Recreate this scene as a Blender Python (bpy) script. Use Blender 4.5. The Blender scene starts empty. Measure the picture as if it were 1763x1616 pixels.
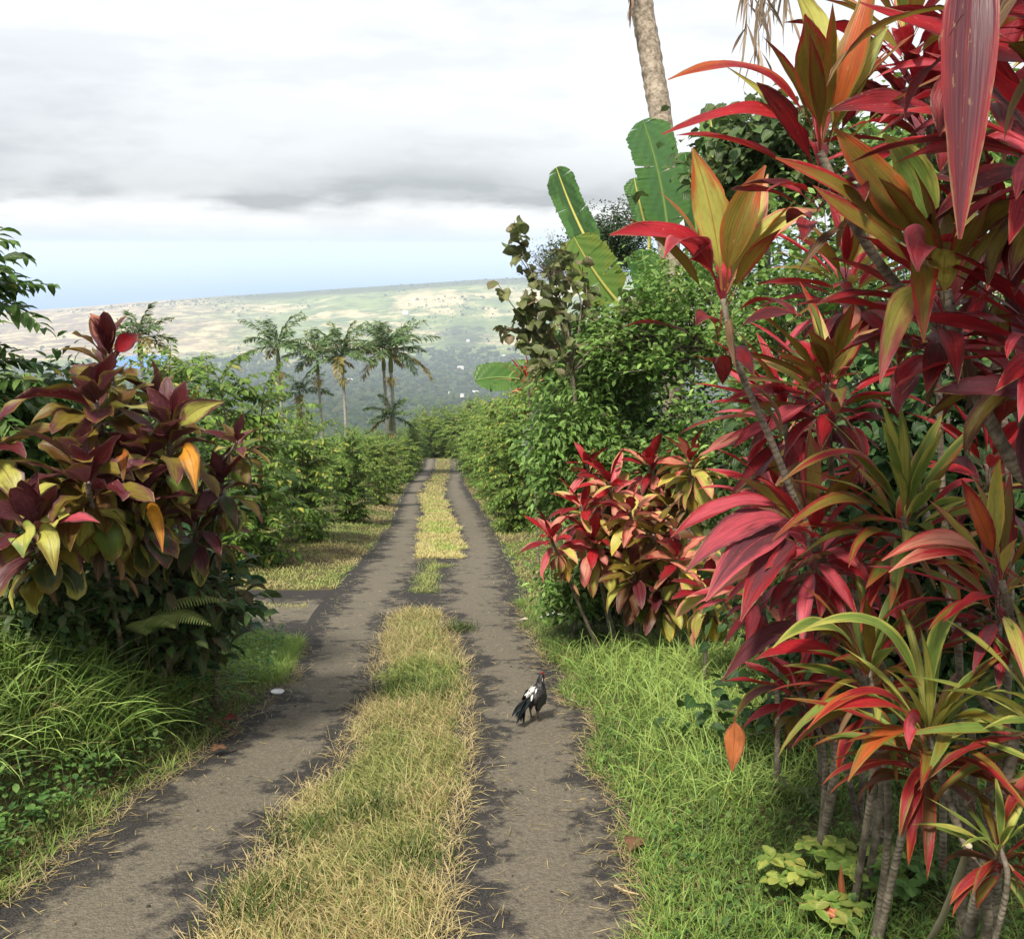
import bpy, math, random
import numpy as np
from mathutils import Vector, noise as mnoise

# ------------------------------------------------------------------ scene, camera, light
sc = bpy.context.scene
COL = sc.collection
R = math.radians
F_PX, CX, CY = 1700.0, 881.5, 808.0          # focal length and centre in photograph pixels
PITCH = math.atan((CY - 420) / F_PX)
cam_d = bpy.data.cameras.new('camera'); cam = bpy.data.objects.new('camera', cam_d); COL.objects.link(cam)
cam_d.sensor_width = 36; cam_d.lens = 36 * F_PX / 1763
cam_d.clip_start = 0.05; cam_d.clip_end = 200000
cam.rotation_euler = (math.pi / 2 - PITCH, 0, 0)
sc.camera = cam

HAZE_DENSITY = 0.000155
SUN_EL, SUN_AZ = R(57), R(-152)              # azimuth measured from +Y (view direction) clockwise
sun_d = bpy.data.lights.new('sun', 'SUN'); sun = bpy.data.objects.new('sun', sun_d); COL.objects.link(sun)
sun_d.energy = 4.6; sun_d.angle = R(8); sun_d.color = (1.0, 0.93, 0.82)
sv = Vector((math.sin(SUN_AZ) * math.cos(SUN_EL), math.cos(SUN_AZ) * math.cos(SUN_EL), math.sin(SUN_EL)))
sun.rotation_euler = sv.to_track_quat('Z', 'Y').to_euler()

sc.view_settings.view_transform = 'Standard'
sc.view_settings.look = 'None'
sc.view_settings.exposure = 0.50
sc.cycles.max_bounces = 7; sc.cycles.diffuse_bounces = 3; sc.cycles.glossy_bounces = 2
sc.cycles.transmission_bounces = 3; sc.cycles.volume_bounces = 2


class NT:
    """small helper to wire nodes"""
    def __init__(self, tree): self.t = tree
    def n(self, kind, props=None, **inp):
        nd = self.t.nodes.new(kind)
        for k, v in (props or {}).items(): setattr(nd, k, v)
        for k, v in inp.items():
            key = int(k[1:]) if k[0] == '_' else k
            self.set(nd, key, v)
        return nd
    def set(self, nd, key, v):
        if isinstance(key, str) and key not in nd.inputs: key = key.replace('_', ' ')
        s = nd.inputs[key]
        if hasattr(v, 'outputs'): v = v.outputs[0]
        if isinstance(v, bpy.types.NodeSocket): self.t.links.new(v, s)
        else: s.default_value = v
    def m(self, op, a, b=0.0, c=0.0, clamp=False):
        return self.n('ShaderNodeMath', dict(operation=op, use_clamp=clamp), _0=a, _1=b, _2=c)
    def ss(self, x, a, b, lo=0.0, hi=1.0):
        return self.n('ShaderNodeMapRange', dict(interpolation_type='SMOOTHSTEP', clamp=True), _0=x, _1=a, _2=b, _3=lo, _4=hi)
    def mix(self, f, a, b, blend='MIX'):
        nd = self.n('ShaderNodeMix', dict(data_type='RGBA', blend_type=blend, clamp_factor=True))
        self.set(nd, 0, f); self.set(nd, 6, a); self.set(nd, 7, b)
        return nd.outputs[2]
    def noise(self, vec, scale, detail=3.0, rough=0.55, dist=0.0):
        nd = self.n('ShaderNodeTexNoise', Scale=scale, Detail=detail, Roughness=rough, Distortion=dist)
        if vec is not None: self.set(nd, 'Vector', vec)
        return nd.outputs[0]
    def xyz(self, x, y, z): return self.n('ShaderNodeCombineXYZ', _0=x, _1=y, _2=z)


# sky: physical sky low down, a broken deck of white and grey cloud above
world = bpy.data.worlds.new('World'); sc.world = world; world.use_nodes = True
w = NT(world.node_tree); world.node_tree.nodes.clear()
sky = w.n('ShaderNodeTexSky', dict(sky_type='NISHITA', sun_disc=False, sun_elevation=SUN_EL, sun_rotation=SUN_AZ,
                                   altitude=400, air_density=1.0, dust_density=2.0, ozone_density=1.5))
tc = w.n('ShaderNodeTexCoord'); sep = w.n('ShaderNodeSeparateXYZ', _0=tc.outputs['Generated'])
X, Y_, Z = sep.outputs[0], sep.outputs[1], sep.outputs[2]
big = w.noise(w.xyz(w.m('MULTIPLY', X, 1.0), Y_, w.m('MULTIPLY', Z, 3.2)), 2.6, 5, 0.5)
fine = w.noise(w.xyz(w.m('MULTIPLY', X, 1.0), Y_, w.m('MULTIPLY', Z, 4.0)), 7.0, 6, 0.55)
zz = w.m('ADD', Z, w.m('MULTIPLY_ADD', fine, 0.034, -0.017))
# a long grey cloud bank low over the sea, tilted down towards the right
lo_edge = w.m('MULTIPLY_ADD', X, -0.005, 0.030)
hi_edge = w.m('MULTIPLY_ADD', X, -0.13, 0.098)
b_lo = w.ss(w.m('SUBTRACT', zz, lo_edge), -0.006, 0.016)
b_hi = w.ss(w.m('SUBTRACT', zz, hi_edge), -0.085, 0.045, 1.0, 0.0)
band = w.m('MULTIPLY', b_lo, b_hi)
hole = w.ss(big, 0.38, 0.66, 0.72, 0.34)
band = w.m('MULTIPLY', band, hole)
under = w.m('MULTIPLY', w.ss(w.m('SUBTRACT', zz, lo_edge), 0.0, 0.012), w.ss(w.m('SUBTRACT', zz, lo_edge), 0.012, 0.05, 1.0, 0.0))
under = w.m('MULTIPLY', under, w.ss(fine, 0.30, 0.62, 0.12, 0.42))
band = w.m('ADD', band, under, clamp=True)
over = w.m('MULTIPLY', w.ss(big, 0.40, 0.66), w.ss(Z, 0.25, 0.5))
veil = w.m('MULTIPLY', w.ss(fine, 0.42, 0.66), 0.26)
grey_f = w.m('MAXIMUM', w.m('ADD', band, veil, clamp=True), w.m('MULTIPLY', over, 0.55))
cloud = w.mix(grey_f, (8.2, 8.35, 8.5, 1), (3.9, 4.1, 4.35, 1))
low = w.ss(Z, -0.002, 0.024, 1.0, 0.0)
cloud = w.mix(w.m('MULTIPLY', low, 0.9), cloud, (6.0, 7.2, 8.1, 1))
skymix = w.mix(0.86, sky, cloud)
bg = w.n('ShaderNodeBackground', Color=skymix, Strength=0.1)
wo = w.n('ShaderNodeOutputWorld', Surface=bg)


# ------------------------------------------------------------------ geometry helpers
SP, CP = math.sin(PITCH), math.cos(PITCH)
def P(px, py, d):
    """world point seen at a photograph pixel, d metres ahead of the camera"""
    a, b = (px - CX) / F_PX * d, (CY - py) / F_PX * d
    return np.array((a, d * CP + b * SP, -d * SP + b * CP))

def sstep(x, a, b):
    t = np.clip((np.asarray(x, float) - a) / (b - a), 0, 1); return t * t * (3 - 2 * t)

SL = math.tan(PITCH - math.atan((808 - 765) / F_PX)); H0 = 2.2 / math.cos(math.atan(SL))
def prof(y):
    y = np.asarray(y, float)
    z = -H0 - SL * y + 0.8 * sstep(y, 45, 92)
    drop = np.clip(y - 98, 0, None)
    return z - 0.10 * drop * sstep(drop, 0, 40)

def G(px, py):
    lo, hi = 2.0, 160.0
    for _ in range(50):
        m = (lo + hi) / 2; p = P(px, py, m)
        if p[2] > prof(p[1]): lo = m
        else: hi = m
    return P(px, py, (lo + hi) / 2)

def curve(tab):
    pts = [G(x, y) for y, x in tab]
    ys = np.array([p[1] for p in pts]); xs = np.array([p[0] for p in pts])
    o = np.argsort(ys); return ys[o], xs[o]
T_L = curve([(1616, -70), (1563, 0), (1471, 106), (1396, 195), (1343, 279), (1299, 345), (1228, 425), (1166, 491), (1121, 515), (1055, 552), (989, 602), (950, 642), (900, 680), (860, 692), (830, 707), (805, 730), (792, 738)])
T_ML = curve([(1616, 385), (1564, 405), (1510, 440), (1450, 478), (1419, 492), (1354, 548), (1335, 572), (1267, 615), (1221, 632), (1183, 650), (1164, 648), (1095, 670), (1050, 684), (1000, 704), (960, 728), (900, 728), (850, 724), (830, 735), (805, 748), (792, 752)])
T_MR = curve([(1616, 772), (1590, 765), (1514, 781), (1419, 796), (1343, 809), (1267, 811), (1221, 813), (1171, 805), (1133, 801), (1084, 779), (1050, 755), (1000, 752), (960, 794), (900, 780), (850, 762), (830, 768), (805, 778), (792, 772)])
T_R = curve([(1616, 1132), (1500, 1100), (1400, 1062), (1300, 1036), (1240, 1010), (1180, 975), (1120, 935), (1070, 906), (1000, 886), (960, 870), (900, 840), (860, 815), (830, 795), (805, 797), (792, 790)])
def it(T, y): return np.interp(y, T[0], T[1])
xL = lambda y: it(T_L, y)
xML = lambda y: it(T_ML, y)
xMR = lambda y: it(T_MR, y)
xR = lambda y: it(T_R, y)
YY = lambda py: G(800, py)[1]
Y_DR0, Y_DR1 = YY(1105), YY(1016)

def vnoise(x, y, s, seed=0):
    x = np.asarray(x, float) * s + seed * 17.3; y = np.asarray(y, float) * s - seed * 9.1
    xi, yi = np.floor(x), np.floor(y); fx, fy = x - xi, y - yi
    fx = fx * fx * (3 - 2 * fx); fy = fy * fy * (3 - 2 * fy)
    h = lambda a, b: (np.sin(a * 127.1 + b * 311.7 + seed * 13.7) * 43758.5453) % 1.0
    return (h(xi, yi) * (1 - fx) + h(xi + 1, yi) * fx) * (1 - fy) + (h(xi, yi + 1) * (1 - fx) + h(xi + 1, yi + 1) * fx) * fy

def Hgt(x, y):
    x = np.asarray(x, float); y = np.asarray(y, float)
    z = prof(y)
    dl = xL(y) - x
    amp = np.interp(y, [0, 8, 9.6, 10.8, 15, 18, 60], [0.80, 0.85, 0.50, 0.03, 0.03, 0.12, 0.2])
    z = z + sstep(dl, 0.10, 1.35) * amp
    dr = x - xR(y)
    z = z + sstep(dr, 0.1, 1.8) * 0.14 + sstep(dr, 2.5, 7) * 0.5
    out = sstep(np.maximum(dl, dr), 0.1, 0.6)
    return z + out * ((vnoise(x, y, 1.3, 1) - 0.5) * 0.10 + (vnoise(x, y, 4.0, 2) - 0.5) * 0.04)
def ground(x, y): return float(Hgt(x, y))


class MB:
    """collects vertices, faces and per-vertex colours; builds ONE mesh object"""
    def __init__(self): self.V = []; self.L = []; self.S = []; self.A = []; self.B = []; self.U = []; self.n = 0
    def add(self, V, F, ca=(.5, .5, .5), cb=None, uv=None):
        V = np.asarray(V, np.float32).reshape(-1, 3); k = len(V)
        def full(c, w):
            c = np.asarray(c, np.float32)
            return np.tile(c, (k, 1)) if c.ndim == 1 else c.reshape(-1, w)
        ca = full(ca, 3); cb = ca if cb is None else full(cb, 3)
        uv = np.zeros((k, 3), np.float32) if uv is None else full(uv, 3)
        if isinstance(F, np.ndarray):
            self.L.append((F + self.n).ravel().astype(np.int32)); self.S.append(np.full(len(F), F.shape[1], np.int32))
        else:
            for f in F:
                self.L.append(np.asarray(f, np.int32) + self.n); self.S.append(np.array([len(f)], np.int32))
        self.V.append(V); self.A.append(ca); self.B.append(cb); self.U.append(uv); self.n += k
    def mesh(self, name, mat, smooth=True):
        me = bpy.data.meshes.new(name)
        V = np.concatenate(self.V); L = np.concatenate(self.L); S = np.concatenate(self.S)
        me.vertices.add(len(V)); me.vertices.foreach_set('co', V.ravel())
        me.loops.add(len(L)); me.loops.foreach_set('vertex_index', L)
        st = np.concatenate(([0], np.cumsum(S)[:-1])).astype(np.int32)
        me.polygons.add(len(S)); me.polygons.foreach_set('loop_start', st)
        me.update(calc_edges=True)
        if smooth: me.polygons.foreach_set('use_smooth', np.ones(len(S), bool))
        for nm, arr in (('ca', self.A), ('cb', self.B)):
            a = np.concatenate(arr); a4 = np.ones((len(a), 4), np.float32); a4[:, :3] = a
            at = me.attributes.new(nm, 'FLOAT_COLOR', 'POINT'); at.data.foreach_set('color', a4.ravel())
        at = me.attributes.new('uvp', 'FLOAT_VECTOR', 'POINT'); at.data.foreach_set('vector', np.concatenate(self.U).astype(np.float32).ravel())
        me.materials.append(mat); me.validate()
        return me
    def build(self, name, mat, parent=None, smooth=True):
        o = bpy.data.objects.new(name, self.mesh(name, mat, smooth)); COL.objects.link(o)
        if parent is not None:
            o.parent = parent
            o.matrix_parent_inverse = parent.matrix_basis.inverted() if WORLD_PARTS else o.matrix_parent_inverse
        return o
WORLD_PARTS = True       # parts are modelled in world coordinates, or (False) in their thing's own

def tag(o, label, cat, group=None, kind=None):
    o['label'] = label; o['category'] = cat
    if group: o['group'] = group
    if kind: o['kind'] = kind
    return o
def thing(name, loc, label, cat, group=None, rz=0.0):
    o = bpy.data.objects.new(name, None); COL.objects.link(o); o.empty_display_size = 0.1
    o.location = tuple(float(v) for v in loc); o.rotation_euler = (0, 0, rz)
    return tag(o, label, cat, group)
def copy_tree(o, parent=None):
    c = o.copy(); COL.objects.link(c)
    if parent is not None: c.parent = parent
    for ch in list(o.children): copy_tree(ch, c)
    return c

def leafgrid(mb, pos, az, el, bend, L, W, rng, n=8, m=4, roll=0.0, pet=0.0, fold=0.25, wave=0.0, twist=0.0,
             shape='ti', ca=(.3, .3, .3), cb=None, power=1.3, petw=0.06, rnd=None, minel=-1.5, swing=0.0, tear=0.0):
    """N leaves or blades at once; every parameter a number or an array of N"""
    pos = np.asarray(pos, float).reshape(-1, 3); N = len(pos)
    arr = lambda v: np.broadcast_to(np.asarray(v, float), (N,)).copy()
    az, el, bend, L, W, roll, pet, fold, wave, twist, swing = map(arr, (az, el, bend, L, W, roll, pet, fold, wave, twist, swing))
    t = np.linspace(0, 1, n + 1)
    ee = np.maximum(el[:, None] - bend[:, None] * t[None] ** power, minel)
    aa = az[:, None] + swing[:, None] * t[None] ** 1.5
    D = np.stack((np.cos(ee) * np.cos(aa), np.cos(ee) * np.sin(aa), np.sin(ee)), -1)
    step = (L / n)[:, None, None]
    C = pos[:, None] + np.concatenate((np.zeros((N, 1, 3)), np.cumsum((D[:, 1:] + D[:, :-1]) / 2 * step, 1)), 1)
    S0 = np.stack((-np.sin(aa), np.cos(aa), np.zeros_like(aa)), -1)
    Nn = np.cross(D, S0)
    rr = (roll[:, None] + twist[:, None] * t[None])[..., None]
    S = S0 * np.cos(rr) + Nn * np.sin(rr); Nn = Nn * np.cos(rr) - S0 * np.sin(rr)
    tt = np.clip((t[None] - pet[:, None]) / (1 - pet[:, None]), 0, 1)
    if shape == 'ti': wp = np.sin(np.pi * np.clip(tt, 0, 1) ** 0.82) ** 0.9
    elif shape == 'oval': wp = np.sin(np.pi * tt ** 0.9) ** 0.65
    elif shape == 'blade': wp = (1 - tt) ** 0.7 * (0.55 + 0.45 * np.minimum(1, tt * 4))
    elif shape == 'heart': wp = np.clip(np.sin(np.pi * np.clip(tt, 0.0, 1) ** 0.6), 0, 1) ** 0.7
    elif shape == 'paddle': wp = np.minimum(1, tt * 7) ** 0.6 * np.minimum(1, (1 - tt) * 6) ** 0.5
    else: wp = np.sin(np.pi * tt)
    wp = np.maximum(wp, petw * (1 - 0.85 * t[None] ** 6)) * W[:, None] / 2
    u = np.linspace(-1, 1, m + 1)
    ph = rng.uniform(0, 6.28, N)[:, None, None]; k1 = rng.uniform(9, 15, N)[:, None, None]
    un = u[None, None]; au = np.abs(un)
    wv = wave[:, None, None] * np.sin(ph + k1 * t[None, :, None] + un * 1.3) * au ** 1.5 * wp[..., None]
    lat = np.ones((N, n + 1, m + 1))
    if tear:
        hit = (rng.uniform(0, 1, (N, n + 1, 2)) < tear) & (rng.uniform(0, 1, (N, 1, 1)) < 0.6)
        cut = np.where(hit, rng.uniform(0.25, 0.75, hit.shape), rng.uniform(0, 0.05, hit.shape))
        lat[:, :, 0] -= cut[..., 0]; lat[:, :, -1] -= cut[..., 1]
    un = un * lat; au = np.abs(un)
    off = wp[..., None] * au * np.sin(fold)[:, None, None] + wv
    V = C[:, :, None] + S[:, :, None] * (un * wp[..., None] * np.cos(fold)[:, None, None])[..., None] + Nn[:, :, None] * off[..., None]
    i, j = np.meshgrid(np.arange(n), np.arange(m), indexing='ij')
    q = np.stack((i * (m + 1) + j, i * (m + 1) + j + 1, (i + 1) * (m + 1) + j + 1, (i + 1) * (m + 1) + j), -1).reshape(-1, 4)
    Fq = (q[None] + (np.arange(N) * (n + 1) * (m + 1))[:, None, None]).reshape(-1, 4)
    def cc(c):
        c = np.asarray(c, float)
        if c.ndim == 1: c = np.broadcast_to(c, (N, 3))
        return np.repeat(c, (n + 1) * (m + 1), 0)
    rnd = rng.uniform(0, 1, N) if rnd is None else arr(rnd)
    UV = np.stack(np.broadcast_arrays(u[None, None], t[None, :, None], rnd[:, None, None]), -1)
    mb.add(V.reshape(-1, 3), Fq, cc(ca), cc(ca if cb is None else cb), UV.reshape(-1, 3))
    return C

def catmull(pts, k=6):
    pts = [np.asarray(p, float) for p in pts]
    if len(pts) == 2: return np.linspace(pts[0], pts[1], k + 1)
    e = [2 * pts[0] - pts[1]] + pts + [2 * pts[-1] - pts[-2]]; out = []
    for i in range(1, len(e) - 2):
        for t in np.linspace(0, 1, k, endpoint=False):
            a, b, c, d = e[i - 1:i + 3]
            out.append(0.5 * ((2 * b) + (c - a) * t + (2 * a - 5 * b + 4 * c - d) * t * t + (3 * b - a - 3 * c + d) * t ** 3))
    out.append(pts[-1]); return np.array(out)

def tube(mb, pts, r, sides=8, ca=(.3, .25, .2), cb=None, wob=0.0, rng=None):
    pts = np.asarray(pts, float); n = len(pts)
    r = np.broadcast_to(np.asarray(r, float), (n,)) if np.ndim(r) == 0 or len(r) == n else np.interp(np.linspace(0, 1, n), np.linspace(0, 1, len(r)), r)
    T = np.gradient(pts, axis=0); T /= np.linalg.norm(T, axis=1)[:, None] + 1e-9
    ref = np.array((0.31, 0.9, 0.2)) if abs(T[0] @ np.array((0.31, 0.9, 0.2))) < 0.9 else np.array((1, 0, 0))
    A = np.cross(T, ref); A /= np.linalg.norm(A, axis=1)[:, None]; B = np.cross(T, A)
    ang = np.linspace(0, 2 * np.pi, sides, endpoint=False)
    rr = r[:, None] * np.ones(sides)[None]
    if wob and rng is not None: rr = rr * (1 + rng.uniform(-wob, wob, rr.shape))
    V = pts[:, None] + rr[..., None] * (np.cos(ang)[None, :, None] * A[:, None] + np.sin(ang)[None, :, None] * B[:, None])
    ln = np.concatenate(([0], np.cumsum(np.linalg.norm(np.diff(pts, axis=0), axis=1))))
    uv = np.stack(np.broadcast_arrays(ang[None] / 6.283, ln[:, None], 0 * ang[None] + r.mean()), -1).reshape(-1, 3)
    i, j = np.meshgrid(np.arange(n - 1), np.arange(sides), indexing='ij')
    q = np.stack((i * sides + j, i * sides + (j + 1) % sides, (i + 1) * sides + (j + 1) % sides, (i + 1) * sides + j), -1).reshape(-1, 4)
    mb.add(V.reshape(-1, 3), q, ca, cb, uv)
    mb.add(V[-1], np.arange(sides)[None], ca, cb); mb.add(V[0], np.arange(sides)[None, ::-1], ca, cb)

ICO = {}
def ico(sub):
    if sub not in ICO:
        import bmesh
        bm = bmesh.new(); bmesh.ops.create_icosphere(bm, subdivisions=sub, radius=1)
        ICO[sub] = (np.array([v.co[:] for v in bm.verts]), np.array([[v.index for v in f.verts] for f in bm.faces])); bm.free()
    return ICO[sub]
def blobs(mb, pos, rad, rng, sub=2, flat=0.8, jit=0.25, ca=(.1, .1, .1)):
    V0, F0 = ico(sub); N = len(pos); rad = np.broadcast_to(rad, (N,))
    V = V0[None] * (1 + rng.uniform(-jit, jit, (N, len(V0)))[..., None]) * rad[:, None, None]
    V[..., 2] *= flat; V = V + np.asarray(pos)[:, None]
    F = (F0[None] + (np.arange(N) * len(V0))[:, None, None]).reshape(-1, 3)
    c = np.asarray(ca, float); c = np.broadcast_to(c, (N, 3)) if c.ndim == 1 else c
    mb.add(V.reshape(-1, 3), F, np.repeat(c, len(V0), 0))

def S(r, g, b):
    f = lambda c: (c / 255 / 12.92) if c < 10.3 else ((c / 255 + 0.055) / 1.055) ** 2.4
    return np.array((f(r), f(g), f(b)))
def pick(rng, cols, n, jit=0.18):
    cols = np.array(cols); c = cols[rng.integers(0, len(cols), n)]
    return np.clip(c * (1 + rng.uniform(-jit, jit, (n, 1))) * (1 + rng.uniform(-jit / 3, jit / 3, (n, 3))), 0.002, 0.95)

# ------------------------------------------------------------------ materials
def new_mat(name):
    m = bpy.data.materials.new(name); m.use_nodes = True; m.node_tree.nodes.clear(); return m, NT(m.node_tree)
def attr(t, name): return t.n('ShaderNodeAttribute', dict(attribute_name=name))

def finish(t, col, rough=0.5, spec=0.4, transl=0.0, bump=None, bump_d=0.01, bump_s=0.5, tcol=None, coat=0.0):
    bs = t.n('ShaderNodeBsdfPrincipled', Base_Color=col, Roughness=rough)
    t.set(bs, 'Specular IOR Level', spec)
    nrm = None
    if bump is not None:
        nrm = t.n('ShaderNodeBump', Height=bump, Strength=bump_s, Distance=bump_d); t.set(bs, 'Normal', nrm.outputs[0])
    out = bs
    if transl:
        tr = t.n('ShaderNodeBsdfTranslucent', Color=tcol if tcol is not None else col)
        mx = t.n('ShaderNodeMixShader', _0=transl, _1=bs.outputs[0], _2=tr.outputs[0]); out = mx
    t.n('ShaderNodeOutputMaterial', Surface=out.outputs[0])

def mat_ti(name, spots=0.75, rough=0.42):
    m, t = new_mat(name)
    a, b, uv = attr(t, 'ca'), attr(t, 'cb'), attr(t, 'uvp')
    s = t.n('ShaderNodeSeparateXYZ', _0=uv.outputs['Vector']); u, v, r = s.outputs
    au = t.m('ABSOLUTE', u); r50 = t.m('MULTIPLY', r, 57.0)
    streak = t.noise(t.xyz(t.m('MULTIPLY_ADD', u, 3.2, r50), t.m('MULTIPLY', v, 1.3), r50), 1.0, 4, 0.6)
    f = t.m('ADD', t.m('MULTIPLY', t.m('POWER', au, 2.0), 0.75), t.m('MULTIPLY', t.ss(v, 0.55, 1.0), 0.55))
    f = t.m('ADD', f, t.m('ADD', t.m('MULTIPLY_ADD', streak, 1.3, -0.70), t.m('MULTIPLY_ADD', t.noise(t.xyz(t.m('MULTIPLY_ADD', u, 0.8, r50), t.m('MULTIPLY', v, 2.6), r50), 1.0, 3, 0.6), 1.6, -0.8)))
    col = t.mix(t.ss(f, 0.15, 0.85), a.outputs['Color'], b.outputs['Color'])
    fine = t.noise(t.xyz(t.m('MULTIPLY_ADD', u, 16.0, r50), t.m('MULTIPLY', v, 1.5), r50), 1.0, 2, 0.5)
    col = t.mix(t.ss(fine, 0.35, 0.75, 0.0, 0.14), col, t.mix(0.5, col, (0.55, 0.36, 0.16, 1)))
    rib = t.ss(au, 0.015, 0.075, 1.0, 0.0)
    col = t.mix(t.m('MULTIPLY', rib, 0.55), col, t.mix(0.45, b.outputs['Color'], (0.22, 0.05, 0.035, 1)))
    # petiole keeps the margin colour
    col = t.mix(t.ss(v, 0.10, 0.24, 0.75, 0.0), col, t.mix(0.5, b.outputs['Color'], (0.16, 0.012, 0.022, 1)))
    mot = t.noise(t.xyz(t.m('MULTIPLY_ADD', u, 2.0, r50), t.m('MULTIPLY', v, 5.0), r50), 1.3, 5, 0.65)
    col = t.mix(t.ss(mot, 0.42, 0.70, 0.0, 0.42), col, t.mix(0.62, col, (0.02, 0.008, 0.01, 1)))
    sp = t.noise(t.xyz(t.m('MULTIPLY_ADD', u, 3.0, r50), t.m('MULTIPLY', v, 14.0), r50), 1.6, 5, 0.7)
    col = t.mix(t.ss(sp, 0.63, 0.70, 0.0, spots), col, (0.40, 0.26, 0.13, 1))
    edge = t.m('ADD', t.m('MULTIPLY', au, 0.8), t.m('ADD', t.m('MULTIPLY', t.ss(v, 0.7, 1.0), 0.25), t.m('MULTIPLY_ADD', sp, 0.8, -0.4)))
    col = t.mix(t.ss(edge, 0.78, 0.96, 0.0, 0.85), col, (0.30, 0.18, 0.085, 1))
    vein = t.m('ADD', t.m('MULTIPLY', t.m('SINE', t.m('MULTIPLY_ADD', au, 34.0, t.m('MULTIPLY', v, 5.0))), 0.10), t.m('MULTIPLY', streak, 2.2))
    finish(t, col, rough, 0.28, 0.30, bump=vein, bump_d=0.005, bump_s=0.45)
    return m

def mat_leaf(name, rough=0.45, transl=0.36, spec=0.35, veins=True, spots=0.25):
    m, t = new_mat(name)
    a, b, uv = attr(t, 'ca'), attr(t, 'cb'), attr(t, 'uvp')
    s = t.n('ShaderNodeSeparateXYZ', _0=uv.outputs['Vector']); u, v, r = s.outputs
    au = t.m('ABSOLUTE', u); r50 = t.m('MULTIPLY', r, 57.0)
    nz = t.noise(t.xyz(t.m('MULTIPLY_ADD', u, 1.5, r50), t.m('MULTIPLY', v, 3.0), r50), 1.5, 3, 0.6)
    col = t.mix(t.ss(t.m('ADD', nz, t.m('MULTIPLY_ADD', au, 0.3, -0.15)), 0.42, 0.66), a.outputs['Color'], b.outputs['Color'])
    col = t.mix(t.ss(au, 0.03, 0.12, 0.35, 0.0), col, t.mix(0.5, col, (0.35, 0.42, 0.10, 1)))
    if spots:
        col = t.mix(t.ss(nz, 0.68, 0.74, 0.0, spots), col, (0.22, 0.14, 0.05, 1))
    h = t.m('SINE', t.m('ADD', t.m('MULTIPLY', v, 42.0), t.m('MULTIPLY', au, 14.0))) if veins else nz
    finish(t, col, rough, spec, transl, bump=h, bump_d=0.004, bump_s=0.35)
    return m

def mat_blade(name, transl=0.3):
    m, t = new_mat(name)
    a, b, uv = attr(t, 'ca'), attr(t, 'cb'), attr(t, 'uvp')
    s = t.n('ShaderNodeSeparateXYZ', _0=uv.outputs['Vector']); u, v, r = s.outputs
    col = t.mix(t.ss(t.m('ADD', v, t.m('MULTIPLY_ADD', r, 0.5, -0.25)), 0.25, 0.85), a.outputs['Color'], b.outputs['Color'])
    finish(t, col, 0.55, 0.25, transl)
    return m

def mat_bark(name, ring=60.0, dark=(0.10, 0.085, 0.07), lite=(0.27, 0.24, 0.20), ringf=0.5):
    m, t = new_mat(name)
    uv = attr(t, 'uvp'); s = t.n('ShaderNodeSeparateXYZ', _0=uv.outputs['Vector'])
    geo = t.n('ShaderNodeNewGeometry')
    nz = t.noise(geo.outputs['Position'], 16.0, 6, 0.65)
    n2 = t.noise(geo.outputs['Position'], 5.0, 4, 0.6); n5 = t.noise(geo.outputs['Position'], 9.0, 3, 0.5)
    rg = t.m('SINE', t.m('ADD', t.m('MULTIPLY', s.outputs[1], ring * 6.283), t.m('MULTIPLY_ADD', n5, 22.0, t.m('MULTIPLY', nz, 7.0))))
    rg = t.m('MULTIPLY', t.m('POWER', t.m('MULTIPLY_ADD', rg, 0.5, 0.5), 3.0), t.ss(n2, 0.36, 0.60, 0.15, 1.0))
    k = t.m('ADD', nz, t.m('MULTIPLY', rg, -0.45 * ringf))
    k = t.m('ADD', k, t.m('MULTIPLY_ADD', n2, 0.5, -0.25))
    col = t.mix(t.ss(k, 0.30, 0.72), dark + (1,), lite + (1,))
    h = t.m('ADD', t.m('MULTIPLY', rg, -ringf * 1.2), t.m('MULTIPLY', nz, 1.6))
    finish(t, col, 0.85, 0.2, 0, bump=h, bump_d=0.006, bump_s=0.9)
    return m

M_TI = mat_ti('ti_leaf'); M_TI_OLD = mat_ti('ti_leaf_worn', spots=0.9, rough=0.42)
M_COFFEE = mat_leaf('coffee_leaf', rough=0.42, transl=0.36, spec=0.3)
M_LEAF = mat_leaf('bush_leaf', rough=0.45)
M_BANANA = mat_leaf('banana_leaf', rough=0.42, transl=0.34, spots=0.35)
M_DRYLEAF = mat_leaf('dry_leaf', rough=0.8, transl=0.15, spec=0.1)
M_GRASS = mat_blade('grass_blade'); M_FROND = mat_blade('palm_leaflet', 0.2)
M_CANE = mat_bark('ti_cane_bark', 38.0, (0.10, 0.082, 0.060), (0.29, 0.25, 0.19), 0.28)
M_STEM = mat_bark('woody_stem_bark', 10.0, (0.09, 0.075, 0.055), (0.26, 0.22, 0.17), 0.15)
M_PALMBARK = mat_bark('palm_trunk_bark', 11.0, (0.16, 0.125, 0.09), (0.42, 0.35, 0.27), 0.22)
M_PALESTEM = mat_bark('pale_palm_bark', 6.0, (0.25, 0.24, 0.21), (0.46, 0.44, 0.40), 0.5)

def mat_plain(name, rough=0.6, spec=0.3, bump_scale=40.0, var=0.25):
    m, t = new_mat(name); a = attr(t, 'ca'); geo = t.n('ShaderNodeNewGeometry')
    nz = t.noise(geo.outputs['Position'], bump_scale, 4, 0.6)
    col = t.mix(t.ss(nz, 0.3, 0.7, var, 0.0), a.outputs['Color'], t.mix(0.55, a.outputs['Color'], (0, 0, 0, 1)))
    finish(t, col, rough, spec, 0, bump=nz, bump_d=0.004, bump_s=0.4)
    return m
M_PLAIN = mat_plain('matte_surface')

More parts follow.
